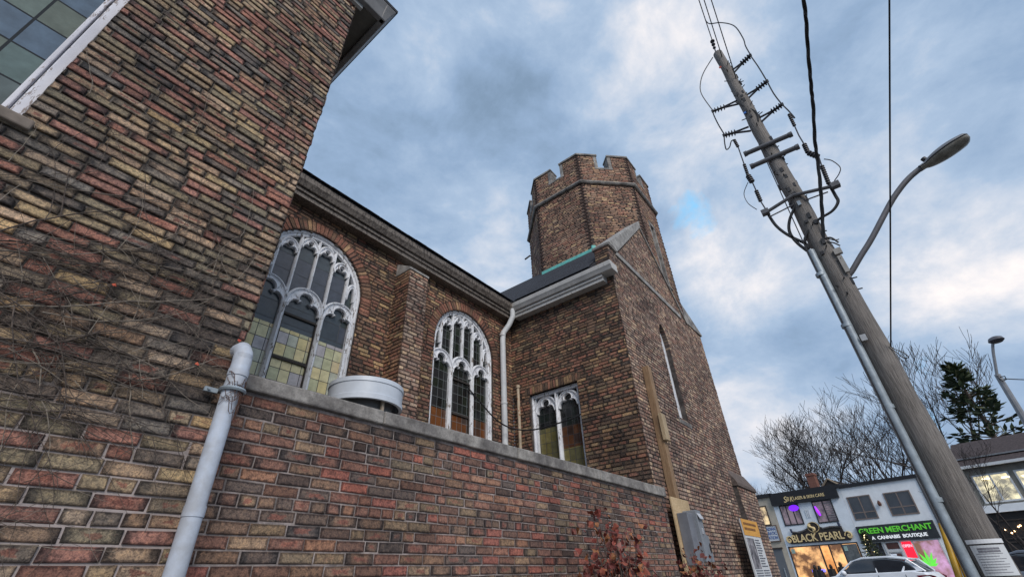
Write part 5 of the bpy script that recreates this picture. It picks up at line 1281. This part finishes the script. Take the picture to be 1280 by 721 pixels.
def ground_at(x, D): q = dpx(x, 640, D); return Vector((q.x, q.y, 0))
bare_tree('bare_tree', ground_at(984, 64), 17.5, 'leafless tree nearest the church, spreading over the shop with the pub sign', 1, .62, stems=2, lean=(0, .1))
bare_tree('bare_tree', ground_at(1062, 66), 21, 'wide leafless tree, tallest of those behind the shop roofs, left of the pole', 4, .60, stems=3, lean=(0, .12))
bare_tree('bare_tree', ground_at(1108, 68), 20, 'leafless tree with upright limbs directly behind the white shop', 6, .55, stems=2)
bare_tree('bare_tree', ground_at(1150, 64), 19.0, 'leafless tree partly hidden by the wooden utility pole', 8, .55, stems=2)
bare_tree('bare_tree', ground_at(1268, 66), 25, 'pale leafless tree between the pole and the spruce', 10, .50, BARK2, stems=2)
bare_tree('bare_tree', ground_at(1045, 80), 13.0, 'low tawny tree just above the shop roof', 12, .7, plain('bark_rust', (.22, .12, .06), .9, .4, 5, bs=0), stems=2, levels=5)
for i, (x, D, h) in enumerate(((948, 90, 15), (968, 95, 15), (985, 90, 14), (1018, 92, 15))):
    bare_tree('bare_tree', ground_at(x, D), h, ('small far bare tree against the church corner', 'second small far bare tree right of the church corner', 'small far bare tree under the nearest large tree', 'small far bare tree beside the chimney')[i], 20+i, .6, BARK2, levels=4, kids=(4, 5))
bare_tree('bare_tree', ground_at(1262, 30)+Vector((0, 0, 0)), 6.6, 'small bare street tree in front of the building at the right edge', 33, .62, BARK, stems=1, levels=5, thick=.015, group=None)
conifer('spruce_tree', ground_at(1302, 62), 18.5, 5.2, 'dark green spruce above the roof at the right', 'tree', FG, 2000, 9, droop=.12, ls=.07, gap=.42)

# ------------------------------------------------------------------ cars
def car(name, s, dn, L, H, body, label, seed=0, flip=1):
    e = empty(name, tuple(SO+SU*s-SN*dn), label, 'car'); e.rotation_euler = (0, 0, math.atan2(SU.y, SU.x))
    # local x along the street towards the right, local y away from the viewer... side facing viewer is local +/-; built symmetric
    W = 1.86; hW = W/2; k = H/1.68; m = L/4.7
    prof = [(-2.33, .42), (-2.35, .62), (-2.28, .82), (-2.0, .93), (-1.25, 1.03), (-1.05, 1.08), (1.7, 1.12), (2.12, 1.06), (2.27, .90), (2.33, .66), (2.30, .40), (2.0, .26), (-2.1, .26)]
    prof = [(x*m, z*k) for x, z in prof]
    def ring(pr, y, ins=0): return [(x, y, z) for x, z in pr]
    def lofted(prs, mat, nm, bv=.03):
        mb = MB(); n = len(prs[0][0])
        for pr, y in prs:
            for x, z in pr: mb.v.append((x, y, z))
        for r in range(len(prs)-1):
            for i in range(n): mb.f.append((r*n+i, r*n+(i+1) % n, (r+1)*n+(i+1) % n, (r+1)*n+i)); mb.mi.append(0)
        mb.f.append(tuple(range(n-1, -1, -1))); mb.f.append(tuple((len(prs)-1)*n+i for i in range(n))); mb.mi += [0, 0]
        o = mb.build(nm, mat, e); b = o.modifiers.new('bevel', 'BEVEL'); b.width = bv; b.segments = 3; b.limit_method = 'ANGLE'; b.angle_limit = .4
        for p in o.data.polygons: p.use_smooth = True
        return o
    sh = lambda pr, f, zf=0: [(x*f, z+zf) for x, z in pr]
    lofted([(sh(prof, .955), -hW), (prof, -hW+.14), (prof, hW-.14), (sh(prof, .955), hW)], body, 'body')
    gh = [(-1.15, 1.02), (-.35, 1.50), (.0, 1.56), (.9, 1.56), (1.55, 1.47), (2.02, 1.10)]; gh = [(x*m, z*k) for x, z in gh]
    lofted([([(x*.93, z) for x, z in gh], -hW+.13), (gh, -hW+.26), (gh, hW-.26), ([(x*.93, z) for x, z in gh], hW-.13)], plain('car_glass', (.03, .035, .045), .06, .3, 2, spec=.9, bs=0), 'windows')
    rf = [(-.42, 1.50), (.0, 1.575), (.9, 1.58), (1.60, 1.50), (1.62, 1.54), (.95, 1.66), (.0, 1.655), (-.45, 1.53)]; rf = [(x*m, z*k) for x, z in rf]
    lofted([(rf, -hW+.24), (rf, hW-.24)], body, 'roof', .02)
    for sd in (-1, 1):
        mb = MB(); y = sd*(hW-.17)
        for a, b in (((-1.15, 1.04), (-.40, 1.53)), ((1.30, 1.10), (1.62, 1.52)), ((1.62, 1.52), (2.05, 1.10)), ((.42, 1.1), (.40, 1.56))): 
            mb.tube([(a[0]*m, sd*(hW-.10), a[1]*k), (b[0]*m, sd*(hW-.235), b[1]*k)], .035 if a[0] != .42 else .02, 6); mb.build('pillar', body, e); mb = MB()
        if True: mb.prism([(1.32*m, sd*(hW-.12), 1.10*k), (2.0*m, sd*(hW-.12), 1.12*k), (1.66*m, sd*(hW-.22), 1.50*k)], (0, -.02*sd, 0))
        mb.build('pillar', body, e)
        mb = MB(); c = (-.78*m, sd*(hW+.09), 1.12*k); mb.lathe([(0, -.08), (.07, -.07), (.11, 0), (.08, .08), (0, .10)], c, 12); autosmooth(mb.build('mirror', body, e), 70)
        mb = MB(); mb.prism([(2.34*m, sd*(hW-.1), .93*k), (2.22*m, sd*(hW+.004), .99*k), (1.75*m, sd*(hW+.006), .98*k), (1.8*m, sd*(hW+.006), .91*k), (2.3*m, sd*(hW-.06), .86*k)], (0, -sd*.05, 0)); mb.build('tail_light', plain('tail_red', (.25, .015, .03), .2), e)
        mb = MB(); mb.box((.95*m, sd*hW-.012, .90*k), (1.18*m, sd*hW+.022, .935*k)); mb.box((-.05*m, sd*hW-.012, .90*k), (.18*m, sd*hW+.022, .935*k)); mb.build('door_handle', body, e)
        mb = MB()
        for xs in (-1.0*m, .45*m, 1.40*m): mb.box((xs, sd*hW-.01, .36*k), (xs+.012, sd*hW+.002, 1.02*k))
        mb.build('door_seam', BLACK, e)
        for wx in (-1.42*m, 1.42*m):
            t = MB(); P = []
            for i in range(25): a = 2*PI*i/24; P.append((wx+.29*math.cos(a), sd*(hW-.10), .36+.29*math.sin(a)))
            t.tube(P, .085, 8); w = autosmooth(t.build('wheel', BLACK, e), 60); r_ = MB()
            for i in range(10):
                a = 2*PI*i/10; r_.obox((wx, sd*(hW-.03), .36), (.25*math.cos(a), 0, .25*math.sin(a)), (.04*-math.sin(a), 0, .04*math.cos(a)), (0, -.03*sd, 0))
            r_.build('rim', GALV, w)
            ar = MB(); ar.tube([(wx+.42*math.cos(a), sd*(hW-.02), .38+.42*math.sin(a)) for a in [PI*i/16-.1 for i in range(17)]], .03, 6)
            for i in range(16):
                a, b = PI*i/16, PI*(i+1)/16; ar.add([(wx, sd*(hW+.003), .38), (wx+.41*math.cos(a), sd*(hW+.003), .38+.41*math.sin(a)), (wx+.41*math.cos(b), sd*(hW+.003), .38+.41*math.sin(b))], [(0, 1, 2)])
            ar.build('wheel_arch', BLACK, e)
        mb = MB(); mb.prism([(-2.2*m, sd*(hW-.02), .80*k), (-1.85*m, sd*(hW+.004), .86*k), (-1.9*m, sd*(hW+.004), .74*k), (-2.25*m, sd*(hW-.04), .72*k)], (0, -sd*.04, 0)); mb.build('headlight', plain('headlight_glass', (.5, .52, .55), .1), e)
    mb = MB(); mb.box((.95*m, -.04, 1.66*k), (1.15*m, .04, 1.72*k)); mb.build('roof_fin', body, e)
    return e
CARW = plain('car_white', (.82, .85, .90), .25, .08, 2, bs=0, spec=.6); CARB = plain('car_slate', (.16, .19, .24), .25, .1, 2, bs=0, spec=.6)
car('parked_car', 5.95, 16, 4.55, 1.70, CARW, 'white crossover car parked before the white shop')
car('parked_car', 11.1, 19, 4.6, 1.62, CARB, 'grey-blue car cut off by the right edge of the picture')

# ------------------------------------------------------------------ ground
def sheet(name, pts, z, mat):
    mb = MB(); mb.add([(x, y, z) for x, y in pts], [tuple(range(len(pts)))]); o = mb.build(name, mat); o['kind'] = 'structure'; return o
sheet('ground', [(-1500, -1500), (1500, -1500), (1500, 1500), (-1500, 1500)], -.12, plain('grass_ground', (.09, .09, .06), .95, .4, 1.5))
def frame2(s0, s1, d0, d1): return [tuple((SO+SU*s-SN*d)[:2]) for s, d in ((s0, d0), (s1, d0), (s1, d1), (s0, d1))]
sheet('road', frame2(-60, 90, 4, 26), -.11, plain('asphalt', (.055, .055, .06), .9, .3, 3))
sheet('road', [(-80, -16), (22, -16), (22, -3.2), (-80, -3.2)], -.106, MATS['asphalt'])
def slab(name, pts, z0, z1, mat):
    mb = MB(); mb.prism([(x, y, z0) for x, y in pts], (0, 0, z1-z0)); o = mb.build(name, mat); o['kind'] = 'structure'; return o
CONC = plain('concrete', (.30, .295, .28), .9, .2, 2)
slab('pavement', [(-60, -3.0), (19.0, -3.0), (19, 2.7), (-60, 2.7)], -.3, .0, CONC)
slab('far_pavement', frame2(-40, 60, .0, 3.8), -.3, .02, CONC)

# ------------------------------------------------------------------ object origin bookkeeping: parts keep world positions
bpy.context.view_layer.update()

# ------------------------------------------------------------------ sky and light
w = bpy.data.worlds.new('World'); sc.world = w; w.use_nodes = True; nt = w.node_tree; bg = nt.nodes['Background']
SUN_AZ = math.radians(236); SUN_EL = math.radians(38)      # azimuth measured in XY from +X
sky = nt.nodes.new('ShaderNodeTexSky'); sky.sky_type = 'NISHITA'; sky.sun_disc = False; sky.sun_elevation = SUN_EL; sky.sun_rotation = PI/2-SUN_AZ; sky.altitude = 100; sky.air_density = 1.0; sky.dust_density = 1.0
tc = nt.nodes.new('ShaderNodeTexCoord'); 
mp = nt.nodes.new('ShaderNodeMapping'); mp.inputs['Scale'].default_value = (1.0, 1.0, 1.45); mp.inputs['Rotation'].default_value = (.2, .15, .5); nt.links.new(tc.outputs['Generated'], mp.inputs['Vector'])
n1 = noise(nt, 1.9, 10, .58, vec=mp.outputs[0], dist=.12); n2 = noise(nt, 4.6, 9, .62, vec=mp.outputs[0], dist=.2); n3 = noise(nt, 6.5, 8, .6, vec=mp.outputs[0], dist=.3)
mp2 = nt.nodes.new('ShaderNodeMapping'); mp2.inputs['Location'].default_value = (3.1, 1.7, .4); nt.links.new(mp.outputs[0], mp2.inputs['Vector']); nt.links.new(mp2.outputs[0], n3.inputs['Vector'])
v = math_(nt, 'ADD', -.05, math_(nt, 'ADD', math_(nt, 'MULTIPLY', n1.outputs[0], .60), math_(nt, 'MULTIPLY', n2.outputs[0], .50)))
def blob(px, py, rad, amt):
    """a broad lighter or darker bank of cloud in a fixed compass direction"""
    r = ray(px, py); r = r/np.linalg.norm(r)
    d = nt.nodes.new('ShaderNodeVectorMath'); d.operation = 'DOT_PRODUCT'; nrm_ = nt.nodes.new('ShaderNodeVectorMath'); nrm_.operation = 'NORMALIZE'; nt.links.new(tc.outputs['Generated'], nrm_.inputs[0]); nt.links.new(nrm_.outputs[0], d.inputs[0]); d.inputs[1].default_value = tuple(r)
    mr = nt.nodes.new('ShaderNodeMapRange'); mr.interpolation_type = 'SMOOTHSTEP'; nt.links.new(d.outputs['Value'], mr.inputs[0]); mr.inputs[1].default_value = math.cos(math.radians(rad)); mr.inputs[2].default_value = 1.0; mr.inputs[3].default_value = 0; mr.inputs[4].default_value = amt
    return mr.outputs[0]
for b_ in ((560, 120, 24, -.045), (500, 300, 14, -.03), (880, 90, 14, .10), (780, 30, 12, .06), (930, 330, 10, .13), (1010, 300, 16, .04), (950, 560, 14, .12), (1180, 300, 16, -.03), (970, 455, 8, -.05), (1250, 420, 12, .06), (640, 150, 10, -.03), (430, 80, 14, .03), (810, 190, 8, -.03), (1050, 60, 16, .02)):
    v = math_(nt, 'ADD', v, blob(*b_))
cr = ramp(nt, v, [(.33, (1.45, 2.1, 3.0)), (.43, (1.95, 2.75, 3.95)), (.52, (2.65, 3.45, 4.6)), (.60, (3.9, 4.35, 5.1)), (.72, (6.6, 6.2, 6.1))])
hol = math_(nt, 'MULTIPLY', math_(nt, 'SUBTRACT', math_(nt, 'ADD', n3.outputs[0], blob(868, 272, 4.5, .235)), .69), 7.0, clamp=True)
skc = mixc(nt, sky.outputs[0], (1.7, 5.0, 8.0), .8)
colr = mixc(nt, cr.outputs[0], skc, math_(nt, 'MULTIPLY', hol, .75))
nt.links.new(colr, bg.inputs['Color']); bg.inputs['Strength'].default_value = .10
sun = bpy.data.lights.new('sun', 'SUN'); sun.energy = 1.5; sun.angle = math.radians(28); sun.color = (1.0, .93, .86)
so_ = bpy.data.objects.new('sun', sun); COL.objects.link(so_)
d = Vector((math.cos(SUN_AZ)*math.cos(SUN_EL), math.sin(SUN_AZ)*math.cos(SUN_EL), math.sin(SUN_EL)))
so_.rotation_euler = d.to_track_quat('Z', 'Y').to_euler()
vs = sc.view_settings; vs.view_transform = 'Standard'; vs.look = 'None'; vs.gamma = 1; vs.use_curve_mapping = False; vs.exposure = 0.68
sc.render.engine = 'CYCLES'
